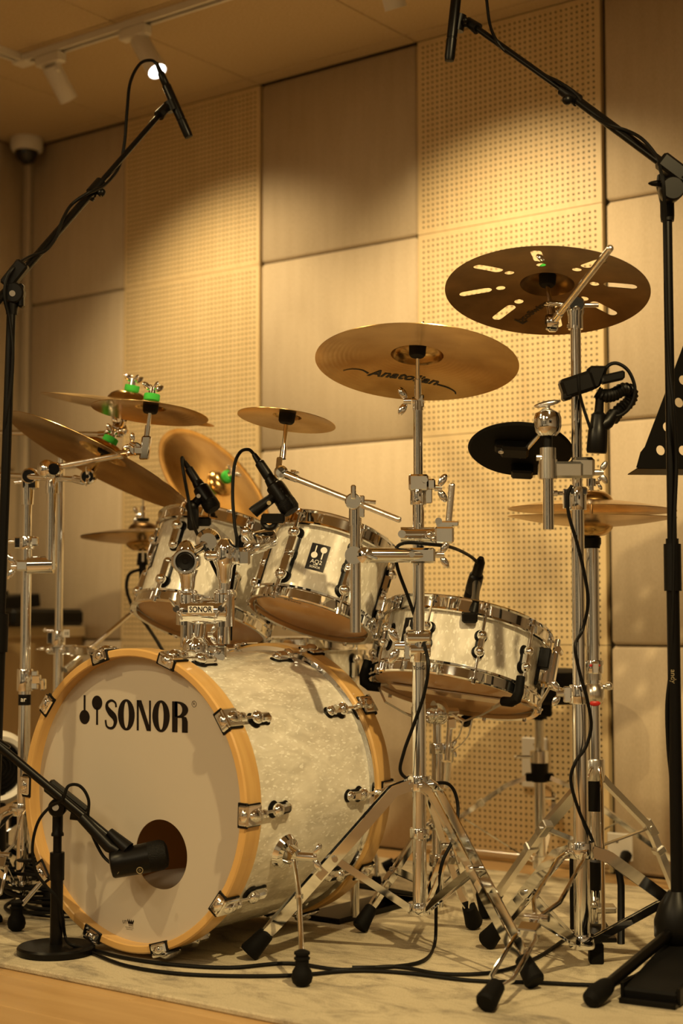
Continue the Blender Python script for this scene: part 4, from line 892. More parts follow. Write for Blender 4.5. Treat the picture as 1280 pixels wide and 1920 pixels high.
# ---- snare stand
pS_ = P(820, 1500, 3.40); vS = lambda y: vpt(pS_, y)
sS = thing('snare_stand', 'chrome snare drum stand with rubber tipped basket under the snare', 'stand', (pS_.x, pS_.y, RUGZ))
part('base_tube', M().cyl(vS(1700), vS(1400), .0125, None, 22), 'chrome', sS); part('upper_tube', M().cyl(vS(1420), vS(1345), .0095, None, 20), 'chrome', sS)
q = collar(vS(1403), .0125, .022, ear=RGT); q.wing(vS(1403)+RGT*.028, RGT, UP, .018, .005); part('height_clamp', q, 'chrome', sS)
jn = P(815, 1335, 3.38)
part('ball_joint', M().ball(P(808, 1340, 3.37), .020, 18).lathe(P(818, 1336, 3.37), RGT*.9+FWD*.3, [(.0, -.006), (.026, -.006), (.027, 0), (.027, .012), (.022, .02), (.010, .024), (.008, .05), (0, .05)], 28).box(P(846, 1356, 3.40), RGT*.010, FWD*.010, UPV*.012, .003).cyl(P(843, 1365, 3.4), P(838, 1425, 3.4), .007).cyl(P(836, 1428, 3.4), P(834, 1462, 3.4), .0125, .0115, 18).cyl(P(834, 1462, 3.4), P(834, 1476, 3.4), .010), 'chrome', sS)
def outd(e): v = e-cS; v -= nS*v.dot(nS); return v.normalized()
def hold(name_, pts, wd_): return part('basket_arm', M().strip(pts, nS if wd_ else FWD, .012, .004), 'satin', sS)
e1, e2, e3 = [WM[snare.name] @ V((.190*math.cos(math.radians(a)), .190*math.sin(math.radians(a)), -.006)) for a in (-88, 42, 167)]
ba = hold('a', [jn, P(800, 1352, 3.36), P(760, 1338, 3.32), P(722, 1316, 3.28), e1-outd(e1)*.03-nS*.012], 0)
def tip(e, out, parent):
    q = M(); a = e-out*.012-nS*.010; q.tube([e-out*.034-nS*.012, e-out*.010-nS*.014, e+out*.002-nS*.008, e+out*.006+nS*.006, e+out*.004+nS*.040], [.010, .0105, .0115, .0105, .0095], 12)
    part('rubber_tip', q, 'rubber', parent)
tip(e1, outd(e1), ba)
bb = hold('b', [jn+RGT*.03, P(870, 1352, 3.37), P(905, 1338, 3.33), e2-outd(e2)*.03-nS*.012], 0); tip(e2, outd(e2), bb)
bc = hold('c', [jn+RGT*.02, jn.lerp(e3, .5)-nS*.01, e3-nS*.012], 0); tip(e3, outd(e3), bc)
for cp_ in (smoothpath([P(885, 1350, 3.35), P(878, 1378, 3.35), P(864, 1396, 3.36), P(850, 1408, 3.37), P(848, 1428, 3.38)]), smoothpath([P(868, 1352, 3.37), P(860, 1380, 3.38), P(848, 1392, 3.39)]), [P(786, 1352, 3.34), P(771, 1325, 3.30), P(773, 1358, 3.34)]):
    part('support_bar', M().strip(cp_, FWD+RGT*.3, .012, .002), 'satin', sS)
tripod(sS, vS(1545), vS(1660), [Z(672, 1750), Z(916, 1722), Z(815, 1660)], gap=.014, wd=.012, brace=.5, rub=(.014, .019, .05))
part('base_collar', collar(vS(1545), .0125, .024, t=.006), 'chrome', sS); part('base_collar', collar(vS(1612), .0125, .026, ear=-FWD, t=.006), 'chrome', sS)
# ---- left boom stand (near) and its two arms
p1 = P(47, 1250, 3.50); v1 = lambda y: vpt(p1, y)
s1 = thing('cymbal_stand', 'nearer of the two chrome stands at far left, beside the bass drum', 'stand', (p1.x, p1.y, RUGZ))
part('base_tube', M().cyl(v1(1690), v1(1270), .0135, None, 22), 'chrome', s1); part('middle_tube', M().cyl(v1(1290), v1(1010), .0118, None, 22), 'chrome', s1); part('top_tube', M().cyl(v1(1040), v1(930), .0105, None, 22), 'chrome', s1)
q = collar(v1(1275), .0135, .05, ear=RGT); q.box(v1(1274)+RGT*.026, RGT*.010, FWD*.008, UPV*.010, .002).box(v1(1280)+RGT*.042-UP*.004, RGT*.005, FWD*.012, UPV*.012, .002); part('height_clamp', q, 'chrome', s1)
part('tube_band', M().cyl(v1(1322), v1(1302), .0142, None, 22), 'black', s1, 'black band'); ringtext('ar', v1(1311), .0147, .016, 'whiteink', s1, ang=-.2, lab='white letters')
q = collar(v1(1018), .0118, .03, ear=-RGT); q.wing(v1(1015)-RGT*.036, -RGT, FWD, .02, .005).cyl(v1(1015)-RGT*.02, v1(1015)-RGT*.04, .004).box(v1(1015)+RGT*.018, RGT*.008, FWD*.01, UPV*.010, .003); part('height_clamp', q, 'chrome', s1)
part('tube_top', M().lathe(v1(940), UP, [(.0105, -.008), (.0135, -.008), (.0145, .02), (.0145, .046), (.010, .05), (0, .05)], 22), 'chrome', s1)
j1 = v1(893)+RGT*.006
part('boom_joint', M().box(v1(908)+RGT*.006, RGT*.018, FWD*.014, UPV*.012, .004).lathe(j1-FWD*.018, FWD, [(0, 0), (.015, 0), (.019, .005), (.019, .028), (.015, .033), (0, .033)], 22).cyl(j1-RGT*.012-UPV*.012, j1-RGT*.036-UPV*.014, .0045).ball(j1+RGT*.022, .012), 'chrome', s1)
e0, e1_ = P(-60, 886, 3.62), P(170, 901, 3.42)
part('boom_rod', M().cyl(e0, e1_, .0066, None, 12), 'chrome', s1)
t1 = P(166, 894, 3.42); c2 = sRL['c']+sRL['n']*.016; ud = (c2-t1).normalized()
part('tilter', M().lathe(t1-FWD*.016, FWD, [(0, 0), (.013, 0), (.017, .004), (.017, .024), (.013, .03), (0, .03)], 22).wing(t1-FWD*.016, -FWD, UPV, .02, .006).cyl(P(140, 898, 3.44), P(156, 902, 3.42), .009).cyl(t1, t1+ud*.035, .0075).cyl(t1+ud*.03, c2, .0045), 'chrome', s1)
tripod(s1, v1(1515), v1(1660), [Z(-25, 1735)], 'pinch', gap=.034, brace=.47)
tripod(s1, v1(1515), v1(1660), [V((p1.x-.08, p1.y+.33, RUGZ)), V((p1.x-.30, p1.y-.02, RUGZ))], gap=.024)
part('base_collar', collar(v1(1517), .0135, .028, t=.009), 'chrome', s1); part('base_collar', collar(v1(1660), .0135, .02, t=.008), 'chrome', s1)
ar = thing('splash_boom', 'chrome clamp and arm on the near left stand holding the green topped splash', 'boom', P(96, 1063, 3.46)); ar.name = ar.name
pa = P(96, 980, 3.46); va = lambda y: vpt(pa, y)
part('tube', M().cyl(va(1068), va(915), .0108, None, 22), 'chrome', ar)
part('clamp', M().cyl(P(52, 1060, 3.46), P(100, 1059, 3.46), .0195, None, 24).cyl(P(100, 1059, 3.46), P(106, 1059, 3.46), .006).box(P(44, 1060, 3.46), RGT*.014, FWD*.02, UPV*.012, .004).wing(P(31, 1062, 3.45), -RGT, UP, .026, .008).cyl(P(40, 1062, 3.45), P(30, 1062, 3.45), .007), 'chrome', ar)
j2 = P(92, 880, 3.45)
part('arm_joint', M().lathe(va(922), UP, [(0, -.004), (.014, -.004), (.0145, .012), (.012, .03), (.010, .045), (0, .045)], 20).ball(j2-RGT*.005, .022, 18).lathe(j2-FWD*.02+RGT*.014, FWD, [(0, 0), (.013, 0), (.016, .004), (.016, .03), (.012, .036), (0, .036)], 22), 'chrome', ar)
k0, k1 = P(104, 876, 3.45), P(262, 846, 3.37)
part('arm_rod', M().cyl(k0, k1, .0068, None, 14), 'knurl', ar)
t2_ = P(262, 842, 3.36); c2 = sSL['c']+sSL['n']*.01; u0 = P(272, 845, 3.355); ud = (c2-u0).normalized()
part('tilter', M().cyl(P(222, 853, 3.39), P(240, 850, 3.38), .0095, None, 16).lathe(t2_-FWD*.014-RGT*.008, FWD, [(0, 0), (.012, 0), (.0145, .003), (.0145, .022), (.012, .026), (0, .026)], 20).wing(P(250, 834, 3.345), -RGT+UPV*.6, UPV, .020, .006).cyl(t2_, P(248, 833, 3.345), .006).box(u0+ud*.006, RGT*.010, FWD*.011, ud*.026, .003).box(u0-RGT*.014, RGT*.012, FWD*.011, UPV*.010, .004).cyl(u0+ud*.03, u0+ud*.055, .0066).cyl(u0+ud*.05, c2, .0044), 'chrome', ar)
# ---- second left stand
p2 = P(111, 1100, 3.85); v2 = lambda y: vpt(p2, y)
s2 = thing('cymbal_stand', 'farther of the two chrome stands at far left, with a diagonal rod clamp', 'stand', (p2.x, p2.y, RUGZ))
part('base_tube', M().cyl(v2(1640), v2(1215), .0125, None, 20), 'chrome', s2); part('upper_tube', M().cyl(v2(1225), v2(815), .0098, None, 20), 'chrome', s2)
q = collar(v2(1196), .0098, .035, ear=-RGT, t=.006); q.cyl(v2(1182)-RGT*.012, v2(1182)-RGT*.034, .0035).ball(v2(1181)-RGT*.034, .0055); part('memory_lock', q, 'chrome', s2)
pt_ = part('lock_tag', M().box(v2(1187)+RGT*.022-FWD*.014, RGT*.008, FWD*.001, UPV*.0095, .0005), 'white', s2, 'white size tag'); vs, fs = text2d('10', .011); o = v2(1187)+RGT*.022-FWD*.0155; part('tag_digits', M().add([o+RGT*x+UPV*y for x, y in vs], fs), 'ink', pt_)
part('tripod_collar', collar(v2(1500), .0125, .03, t=.008), 'chrome', s2)
part('boom_joint', M().lathe(v2(812)-FWD*.018, FWD, [(0, 0), (.014, 0), (.018, .004), (.018, .028), (.014, .034), (0, .034)], 20), 'chrome', s2)
part('boom_rod', M().cyl(P(-60, 810, 3.95), P(218, 815, 3.70), .0066, None, 12), 'chrome', s2)
t3 = P(226, 806, 3.68); c2 = sCL['c']+sCL['n']*.012; ud = (c2-t3).normalized()
part('tilter', M().cyl(P(186, 815, 3.72), P(204, 814, 3.71), .009).lathe(t3-FWD*.016, FWD, [(0, 0), (.012, 0), (.018, .004), (.018, .026), (.012, .03), (0, .03)], 20).wing(P(218, 802, 3.67), -RGT+UPV*.5, UPV, .024, .007).cyl(t3, P(216, 801, 3.67), .006).cyl(t3, t3+ud*.035, .0075).cyl(t3+ud*.03, c2, .0045), 'chrome', s2)
tripod(s2, v2(1502), v2(1630), [V((p2.x+.32*math.cos(a), p2.y+.32*math.sin(a), RUGZ)) for a in (3.7, 5.5, 1.4)], gap=.022)
hr = thing('hihat_holder', 'chrome clamp and diagonal rod on the far left stand holding the auxiliary hi-hats', 'holder', P(110, 1222, 3.85))
part('clamp', M().box(P(118, 1218, 3.84), RGT*.034, FWD*.012, UPV*.011, .003).box(P(150, 1220, 3.85), RGT*.024, FWD*.010, UPV*.012, .003).ball(P(92, 1219, 3.83), .010).ball(P(116, 1218, 3.825), .008).wing(P(80, 1216, 3.83), -RGT, FWD, .018, .005).lathe(P(172, 1222, 3.835), FWD, [(0, -.012), (.010, -.012), (.012, 0), (.012, .016), (0, .018)], 18), 'chrome', hr)
h0, h1 = P(122, 1256, 3.83), P(272, 1128, 4.10)
part('rod', M().cyl(h0, h1, .0062, None, 12).cyl(h0, h0.lerp(h1, .10), .0085), 'satin', hr)
part('hat_base', M().tube([h1, P(268, 1110, 4.14), P(267, 1045, 4.14)], .010).cyl(P(267, 1060, 4.14), P(267, 1036, 4.14), .016, .012), 'black', hr, 'black hat base')
hx = sHL['c']
part('hat_rod', M().cyl(hx-UP*.07, hx+UP*.115, .003).cyl(hx+UP*.046, hx+UP*.062, .007).cyl(hx+UP*.066, hx+UP*.078, .008).wing(hx+UP*.055-RGT*.010, -RGT, UP, .020, .004), 'chrome', hr)
part('hat_felt', M().cyl(hx+UP*.038, hx+UP*.046, .016), 'blackfelt', hr)
# ---- china stand (its base hides behind the bass drum)
cc = sCH['c']; bk = cc-sCH['n']*.055; s3 = thing('cymbal_stand', 'chrome stand hidden behind the toms holding the china cymbal', 'stand', (bk.x, bk.y, RUGZ))
part('base_tube', M().cyl((bk.x, bk.y, .06), (bk.x, bk.y, bk.z-.02), .011, None, 18), 'chrome', s3)
part('tilter', M().lathe(bk-FWD*.014, FWD, [(0, 0), (.013, 0), (.017, .004), (.017, .024), (.013, .028), (0, .028)], 20).cyl(bk, cc+sCH['n']*.02, .0048), 'chrome', s3)
tripod(s3, (bk.x, bk.y, .30), (bk.x, bk.y, .09), [V((bk.x+.27*math.cos(a), bk.y+.27*math.sin(a), RUGZ)) for a in (1.5, 3.6, 5.7)], gap=.022)
# ---- throne
d = 3.95; pt = P(1011, 1440, d); vt = lambda y: vpt(pt, y)
tn = thing('drum_throne', 'round black drum throne on a threaded post behind the snare', 'stool', (pt.x, pt.y, RUGZ))
part('seat', M().lathe(vt(1318), UP, [(0, 0), (.108, 0), (.118, .008), (.118, .066), (.112, .080), (.09, .088), (0, .09)], 48), 'vinyl', tn)
part('seat_mount', M().box(vt(1330), RGT*.030, FWD*.03, UPV*.016, .004).cyl(vt(1322), vt(1348), .02), 'black', tn)
q = M(); zz = [vt(1345)+(vt(1412)-vt(1345))*(k/44) for k in range(45)]
q.tube(zz, [.0135 if k % 2 else .0105 for k in range(45)], 14); part('threaded_rod', q, 'satin', tn)
q = M().cyl(vt(1408), vt(1430), .024, .024, 22).cyl(vt(1419)-RGT*.02, vt(1419)-RGT*.055, .004).wing(vt(1419)-RGT*.052, -RGT, FWD, .016, .005); part('lock_collar', q, 'chrome', tn)
part('hub', M().cyl(vt(1430), vt(1466), .023, .020, 20).box(vt(1457), RGT*.036, FWD*.012, UPV*.010, .003), 'black', tn)
part('centre_tube', M().cyl(vt(1462), vt(1625), .014, None, 20).cyl(vt(1605), vt(1628), .02), 'chrome', tn)
for k, a in enumerate((3.62, .35, 1.9)):
    r = V((math.cos(a), math.sin(a), 0)); t = UP.cross(r); h = vt(1457)+r*.03; f = V((pt.x, pt.y, RUGZ+.014))+r*.40; b_ = h+r*.055-UP*.022; e = f-(f-b_).normalized()*.03
    lg = part('leg', M().strip([h, b_, b_.lerp(e, .3), e], t, .024, .012).box(b_.lerp(e, .22), (e-b_).normalized()*.008, t*.015, (e-b_).normalized().cross(t)*.010, .002), 'chrome', tn)
    part('leg_brace', M().strip([vt(1615)+r*.02, b_.lerp(e, .4)], t, .014, .003), 'chrome', tn)
    part('rubber_foot', M().cyl(e, f+V((0, 0, .002)), .013, .015, 14), 'rubber', lg)
# ================================================================== MICROPHONE STANDS
def boom(root, a, b_, r, knob=None):
    part('boom_tube', M().cyl(a, b_, r, None, 16), 'blackmetal', root)
def pencil_mic(name, label, tail, head, r=.0105):
    """slim condenser microphone; tail is the connector end"""
    tail, head = V(tail), V(head); ax = (head-tail).normalized(); L = (head-tail).length
    t = thing(name, label, 'microphone', tail.lerp(head, .5))
    part('body', M().lathe(tail+ax*.30*L, ax, [(0, 0), (r*.9, 0), (r, .003), (r, .46*L), (r*.92, .465*L), (r*.92, .475*L), (r, .48*L), (r, .66*L), (r*.85, .70*L), (0, .70*L)], 22), 'blackmetal', t)
    part('connector', M().lathe(tail, ax, [(0, 0), (r*.42, 0), (r*.55, .12*L), (r*.78, .14*L), (r*.82, .29*L), (r*.7, .30*L), (0, .30*L)], 18), 'black', t)
    part('front_grille', M().lathe(tail+ax*.985*L, ax, [(0, .002*L), (r*.84, 0), (r*.9, .016*L), (r*.6, .02*L), (0, .021*L)], 20), 'grille', t)
    return t
# left overhead
dl = 3.10; pl0 = P(18, 700, dl)
ml = thing('microphone_stand', 'tall black boom microphone stand at the left edge, reaching over the kit', 'stand', (pl0.x-.03, pl0.y, 0))
tp = P(22, 560, dl); bt = V((pl0.x-.035, pl0.y, .05))
part('pole', M().cyl(bt, tp-UP*.02, .0095, None, 18), 'blackmetal', ml); part('lower_pole', M().cyl(bt, bt.lerp(tp, .45), .0125, None, 18).cyl(bt.lerp(tp, .44), bt.lerp(tp, .50), .0165, None, 18), 'blackmetal', ml)
jx = P(26, 528, dl)
part('boom_clutch', M().box(P(28, 515, dl), (RGT*.62+UPV*.78)*.030, FWD*.014, (RGT*.78-UPV*.62)*.014, .004).lathe(P(24, 548, dl-.016), FWD, [(0, 0), (.018, 0), (.021, .004), (.021, .028), (.018, .032), (0, .032)], 24).cyl(P(23, 556, dl), P(22, 590, dl), .013, .0115, 18).box(P(40, 555, dl), RGT*.006, FWD*.012, UPV*.024, .004), 'black', ml)
part('clutch_bolt', M().cyl(P(23, 550, dl-.018), P(23, 550, dl-.012), .006), 'satin', ml)
ba, bb_, bc_ = P(-40, 605, 3.03), P(180, 352, 3.34), P(302, 212, 3.50)
part('boom_tube', M().cyl(ba, bb_, .0085, None, 16), 'blackmetal', ml); part('boom_extension', M().cyl(bb_, bc_, .0062, None, 14), 'blackmetal', ml)
dv = (bc_-bb_).normalized()
part('boom_lock', M().cyl(bb_-dv*.02, bb_+dv*.02, .0125, None, 16).ball(P(190, 361, 3.33), .0095).cyl(bb_, P(190, 361, 3.33), .006).box(P(170, 372, 3.32), dv*.005, FWD*.006, dv.cross(FWD)*.010, .002), 'black', ml)
part('mic_clip', M().cyl(bc_-dv*.010, bc_+dv*.025, .0125, .010, 16).cyl(P(306, 211, 3.47), P(306, 211, 3.46), .005).tube([bc_+dv*.02, P(318, 200, 3.52)], .008).cyl(P(317, 190, 3.52), P(325, 208, 3.52), .0145, None, 18), 'black', ml)
for k in range(3):
    a = (2.4, 3.75, 5.2)[k]; r = V((math.cos(a), math.sin(a), 0)); part('leg', M().tube([bt+UP*.13, bt+r*.33-UP*.035], .009), 'blackmetal', ml); part('rubber_foot', M().ball(bt+r*.33-UP*.034, .016), 'rubber', ml)
pencil_mic('overhead_microphone', 'slim black overhead microphone on the left boom, in front of the glowing spotlight', P(293, 118, 3.52), P(354, 257, 3.52))
# right overhead
dr = 2.93; pr0 = P(1258, 900, dr); vr = lambda y: vpt(pr0, y)
mr = thing('microphone_stand', 'tall black boom microphone stand at the right edge, in front of the music stand', 'stand', (pr0.x, pr0.y, RUGZ))
part('lower_pole', M().cyl(vr(1700), vr(1010), .0122, None, 20), 'blackmetal', mr); part('upper_pole', M().cyl(vr(1030), vr(400), .0090, None, 18), 'blackmetal', mr)
part('pole_clutch', M().cyl(vr(1108), vr(1020), .0165, .0165, 20), 'black', mr)
ringtext('andy', vr(1268), .0126, .014, 'goldink', mr, ang=-.15, vertical=True, lab='pale vertical lettering')
part('boom_clutch', M().lathe(vr(415), UP, [(0, 0), (.0125, 0), (.0135, .01), (.0135, .035), (.0165, .05), (.021, .07), (.018, .09), (0, .092)], 22).box(P(1268, 322, dr), (RGT*.80-UPV*.6)*.040, FWD*.015, (RGT*.6+UPV*.8)*.016, .005).ell(P(1236, 344, dr), RGT*.022, FWD*.010, UPV*.006).lathe(P(1262, 352, dr-.02), FWD, [(0, 0), (.02, 0), (.023, .005), (.023, .035), (.02, .04), (0, .04)], 22), 'black', mr)
ra, rb, rc_ = P(1330, 372, 2.88), P(1068, 178, 3.12), P(884, 46, 3.28)
dv = (rc_-rb).normalized()
part('boom_tube', M().cyl(ra, rb, .0092, None, 16), 'blackmetal', mr); part('boom_extension', M().cyl(rb, rc_, .0065, None, 14), 'blackmetal', mr)
part('boom_lock', M().cyl(rb-dv*.024, rb+dv*.022, .0130, None, 16).ball(P(1063, 187, 3.10), .0105).cyl(rb, P(1063, 187, 3.10), .006), 'black', mr)
part('mic_clip', M().cyl(rc_-dv*.02, rc_+dv*.014, .0125, .010, 16).ball(P(872, 38, 3.27), .007).tube([rc_, P(858, 42, 3.29)], .008).cyl(P(862, 28, 3.29), P(856, 58, 3.29), .0145, None, 18), 'black', mr)
hb_ = vr(1700); hb_.z = .12
part('hub', M().lathe(hb_-UP*.05, UP, [(0, 0), (.036, 0), (.044, .012), (.044, .04), (.034, .07), (.017, .095), (0, .095)], 22), 'black', mr)
for k, f in enumerate((Z(1112, 1888), V((pr0.x+.35, pr0.y-.05, RUGZ)), V((pr0.x-.02, pr0.y+.34, RUGZ)))):
    f = V(f)+V((0, 0, .016)); a = hb_-UP*.02; dv = (f-a).normalized()
    lg = part('leg', M().tube([a, f-dv*.02], .0105, 14), 'blackmetal', mr); part('rubber_foot', M().lathe(f-dv*.05, dv, [(0, 0), (.014, 0), (.0165, .01), (.0185, .04), (.016, .058), (.008, .066), (0, .066)], 18), 'rubber', lg)
pencil_mic('overhead_microphone', 'slim black overhead microphone on the right boom, cut by the top edge', P(862, -70, 3.28), P(842, 114, 3.28), .0112)
# kick microphone stand
kb = Z(105, 1787); dk = (kb-EYE).dot(FWD)
mk = thing('microphone_stand', 'short black desk microphone stand with round base in front of the bass drum', 'stand', kb)
part('base', M().lathe(kb, UP, [(0, 0), (.070, 0), (.0765, .002), (.0765, .012), (.073, .016), (.03, .018), (0, .018)], 48), 'blackmetal', mk)
vk = lambda y: vpt(kb, y)
part('lower_tube', M().cyl(vk(1775), vk(1640), .0125, None, 20), 'blackmetal', mk); part('clutch', M().cyl(vk(1650), vk(1598), .0145, .0145, 20), 'black', mk); part('upper_tube', M().cyl(vk(1600), vk(1540), .0085, None, 18), 'blackmetal', mk)
part('boom_head', M().lathe(vk(1567), UP, [(0, 0), (.0125, 0), (.0125, .004), (.0105, .008), (.0105, .05), (.012, .06), (0, .07)], 20).lathe(P(106, 1516, dk-.018), FWD, [(0, 0), (.015, 0), (.018, .004), (.018, .03), (.015, .034), (0, .034)], 22).box(P(124, 1498, dk-.01), (RGT*.78-UPV*.62)*.047, FWD*.012, (RGT*.62+UPV*.78)*.0135, .004).cyl(P(135, 1522, dk-.005), P(160, 1528, dk-.005), .016, .013, 18), 'black', mk)
part('head_bolt', M().cyl(P(104, 1514, dk-.020), P(104, 1514, dk-.017), .0065, None, 16), 'satin', mk)
kx, ke = P(-40, 1366, 3.03), P(214, 1578, 3.0); part('boom_tube', M().cyl(kx, ke, .0082, None, 16).cyl(P(-20, 1384, 3.03), P(14, 1408, 3.03), .0115), 'blackmetal', mk)
part('clip', M().tube([P(152, 1532, 2.985), P(205, 1588, 2.975), P(222, 1597, 2.97)], [.010, .012, .009]).tube([P(205, 1560, 2.985), P(240, 1592, 2.97)], [.009, .0145]), 'black', mk)
ka, kf = P(206, 1622, 2.97), P(315, 1600, 2.985); ax = (kf-ka).normalized(); L = (kf-ka).length
kd = thing('kick_microphone', 'fat black bass drum microphone pointing into the port hole', 'microphone', ka.lerp(kf, .5))
part('body', M().lathe(ka, ax, [(0, 0), (.012, 0), (.0235, .002), (.0265, .006), (.0275, .03), (.0285, .062), (.029, .075), (0, .075)], 32), 'blackmetal', kd)
part('front_grille', M().lathe(ka+ax*.072, ax, [(0, 0), (.0285, 0), (.029, .006), (.029, L-.085), (.025, L-.076), (.015, L-.072), (0, L-.071)], 32), 'grille', kd)
lg = P(262, 1632, 2.94); q = M().ring(lg-FWD*.0005, FWD, .0058, .0007, 24, 6); vs, fs = text2d('D', .006); q.add([lg+RGT*x+UPV*y for x, y in vs], fs)
vs, fs = text2d('II', .006, .3); lo_ = P(221, 1637, 2.945); q.add([lo_+RGT*(x*.6+y*.4)+UPV*y for x, y in vs], fs)
part('body_mark', q, 'goldink', kd, 'small gold ring mark')
# ---- clip microphones on the drums
def stub_mic(name, label, tail, nose, r, clipto, wire):
    tail, nose = V(tail), V(nose); ax = (nose-tail).normalized(); L = (nose-tail).length
    t = thing(name, label, 'microphone', clipto)
    part('body', M().lathe(tail+ax*L*.42, ax, [(0, 0), (r*.62, 0), (r*.72, .10*L), (r*.95, .13*L), (r, .20*L), (r, .40*L), (r*.94, .41*L), (0, .41*L)], 22), 'blackmetal', t)
    part('front_grille', M().lathe(tail+ax*L*.82, ax, [(0, 0), (r*.97, 0), (r*1.03, .02*L), (r*1.03, .13*L), (r*.85, .175*L), (0, .18*L)], 22), 'grille', t)
    part('connector', M().lathe(tail, ax, [(0, 0), (r*.26, 0), (r*.36, .13*L), (r*.52, .15*L), (r*.56, .38*L), (r*.5, .42*L), (0, .42*L)], 18), 'black', t)
    return t
a, b_ = P(346, 866, 3.40), P(401, 956, 3.36)
t = stub_mic('clip_microphone', 'black clip microphone over the larger rack tom at left', a, b_, .0185, P(362, 968, 3.36), 0)
part('clip', M().cyl(P(383, 925, 3.37), P(362, 948, 3.36), .010, .010, 14).ball(P(360, 950, 3.36), .0145).box(P(362, 972, 3.36), RGT*.012, FWD*.014, UPV*.026, .005).box(P(380, 978, 3.37), RGT*.018, FWD*.012, UPV*.010, .004), 'black', t)
part('clip_screw', M().cyl(P(372, 930, 3.335), P(372, 930, 3.35), .0045), 'satin', t)
a, b_ = P(476, 852, 3.22), P(547, 960, 3.18)
t = stub_mic('clip_microphone', 'black clip microphone over the smaller badge rack tom', a, b_, .020, P(505, 975, 3.18), 0)
part('clip', M().tube([P(518, 928, 3.19), P(478, 958, 3.18), P(474, 962, 3.18)], [.010, .0125, .0125], 14).box(P(512, 972, 3.17), RGT*.024, FWD*.012, UPV*.010, .004).ring(P(505, 978, 3.17), FWD, .013, .006, 20, 8, 1.2, 5.2), 'black', t)
part('clip_screw', M().cyl(P(504, 943, 3.15), P(504, 943, 3.165), .0045), 'goldink', t)
a, b_ = P(902, 1046, 3.34), P(884, 1112, 3.40)
t = thing('clip_microphone', 'small black clip microphone on the snare drum rim', 'microphone', P(884, 1160, 3.20))
part('connector', M().lathe(a, (b_-a), [(0, 0), (.006, 0), (.011, .012), (.012, .045), (.010, .05), (0, .05)], 18), 'black', t)
part('body', M().lathe(a.lerp(b_, .45), (b_-a), [(0, 0), (.012, 0), (.0155, .004), (.0165, .02), (.0165, .045), (.015, .05), (0, .05)], 20), 'blackmetal', t)
part('front_grille', M().lathe(a.lerp(b_, .95), (b_-a), [(0, 0), (.0155, 0), (.0155, .018), (.012, .024), (0, .025)], 20), 'grille', t)
part('clip', M().tube([P(893, 1095, 3.34), P(891, 1118, 3.27), P(889, 1135, 3.22)], [.009, .008, .011], 14).cyl(P(891, 1130, 3.215), P(886, 1152, 3.20), .0125, .0115, 16).box(P(880, 1158, 3.19), RGT*.016, FWD*.012, UPV*.011, .004), 'black', t)
# hi-hat microphone clamped on the right stand
dh = 2.93
hm = thing('clamp_microphone', 'black clamped microphone with coiled gooseneck on the right cymbal stand pole', 'microphone', vA(722))
part('clamp', M().box(P(1081, 722, dh), RGT*.030+UPV*.010, FWD*.020, UPV*.018-RGT*.006, .006).box(P(1063, 730, dh), RGT*.010+UPV*.003, FWD*.018, UPV*.021, .005).box(P(1112, 708, dh), RGT*.018, FWD*.014, (UPV*.9+RGT*.35)*.024, .005).box(P(1148, 708, dh-.01), RGT*.022+UPV*.005, FWD*.012, UPV*.009, .004), 'black', hm)
gp = smoothpath([P(1118, 735, dh), P(1132, 742, dh), P(1150, 740, dh+.01), P(1168, 730, dh+.02), P(1183, 735, dh+.03), P(1180, 752, dh+.03), P(1162, 768, dh+.03), P(1148, 785, dh+.02)], 7)
q = M().tube(gp, [.0135 if k % 2 else .011 for k in range(len(gp))], 14)
part('gooseneck', q, 'black', hm, 'ribbed black gooseneck')
part('cable_loop', M().tube(smoothpath([P(1131, 720, dh), P(1136, 690, dh), P(1155, 681, dh), P(1178, 696, dh), P(1190, 730, dh), P(1180, 764, dh), P(1158, 780, dh), P(1140, 774, dh)], 8), .0035, 10), 'cable', hm)
part('body', M().lathe(P(1124, 748, dh), P(1118, 850, dh)-P(1124, 748, dh), [(0, 0), (.008, 0), (.009, .025), (.014, .03), (.016, .055), (.0185, .06), (.0195, .098), (.018, .103), (0, .103)], 22), 'blackmetal', hm)
part('holder', M().tube([P(1150, 775, dh+.01), P(1138, 792, dh), P(1125, 800, dh)], [.012, .013, .014]), 'black', hm)
# ================================================================== MUSIC STAND
dmz = 3.22; mc = P(1290, 770, dmz)
ms = thing('music_stand', 'black music stand with a pierced desk at the right edge', 'music stand', (mc.x+.03, mc.y+.05, RUGZ))
nrm = (-FWD*.93+UPV*.25+RGT*.25).normalized(); uy = (UPV-nrm*UPV.dot(nrm)).normalized(); ux = uy.cross(nrm)
o = plane(1195, 878, P(1195, 878, dmz), nrm)
def dk_(x, y): p = plane(x, y, o, nrm)-o; return p.dot(ux), p.dot(uy)
A_ = dk_(1192, 877); B_ = dk_(1200, 848); C_ = dk_(1208, 838); D_ = dk_(1283, 640)
wtop = D_[0]; W2 = .44
outline = [A_, (W2-A_[0]*0, A_[1]), (W2-(B_[0]-A_[0]), B_[1]), (W2-(C_[0]-A_[0]), C_[1]), (W2-(D_[0]-A_[0]), D_[1]), D_, C_, B_]
holes = []
h1, h2, h3, h4 = dk_(1237.5, 844.5), dk_(1250, 801), dk_(1280, 713), dk_(1272, 755)
dxh = .052
for r_, h_ in enumerate((h1, h2, h4, h3)):
    for k in range(7):
        x = h_[0]+dxh*k
        lim = W2-(A_[0]+(D_[0]-A_[0])*((h_[1]-A_[1])/(D_[1]-A_[1])))-.02
        if x < lim: holes.append((x, h_[1]))
bm = bmesh.new(); hr_ = .0098
def loop2(pts): 
    vs = [bm.verts.new((x, y, 0)) for x, y in pts]; return [bm.edges.new((vs[i], vs[(i+1) % len(vs)])) for i in range(len(vs))]
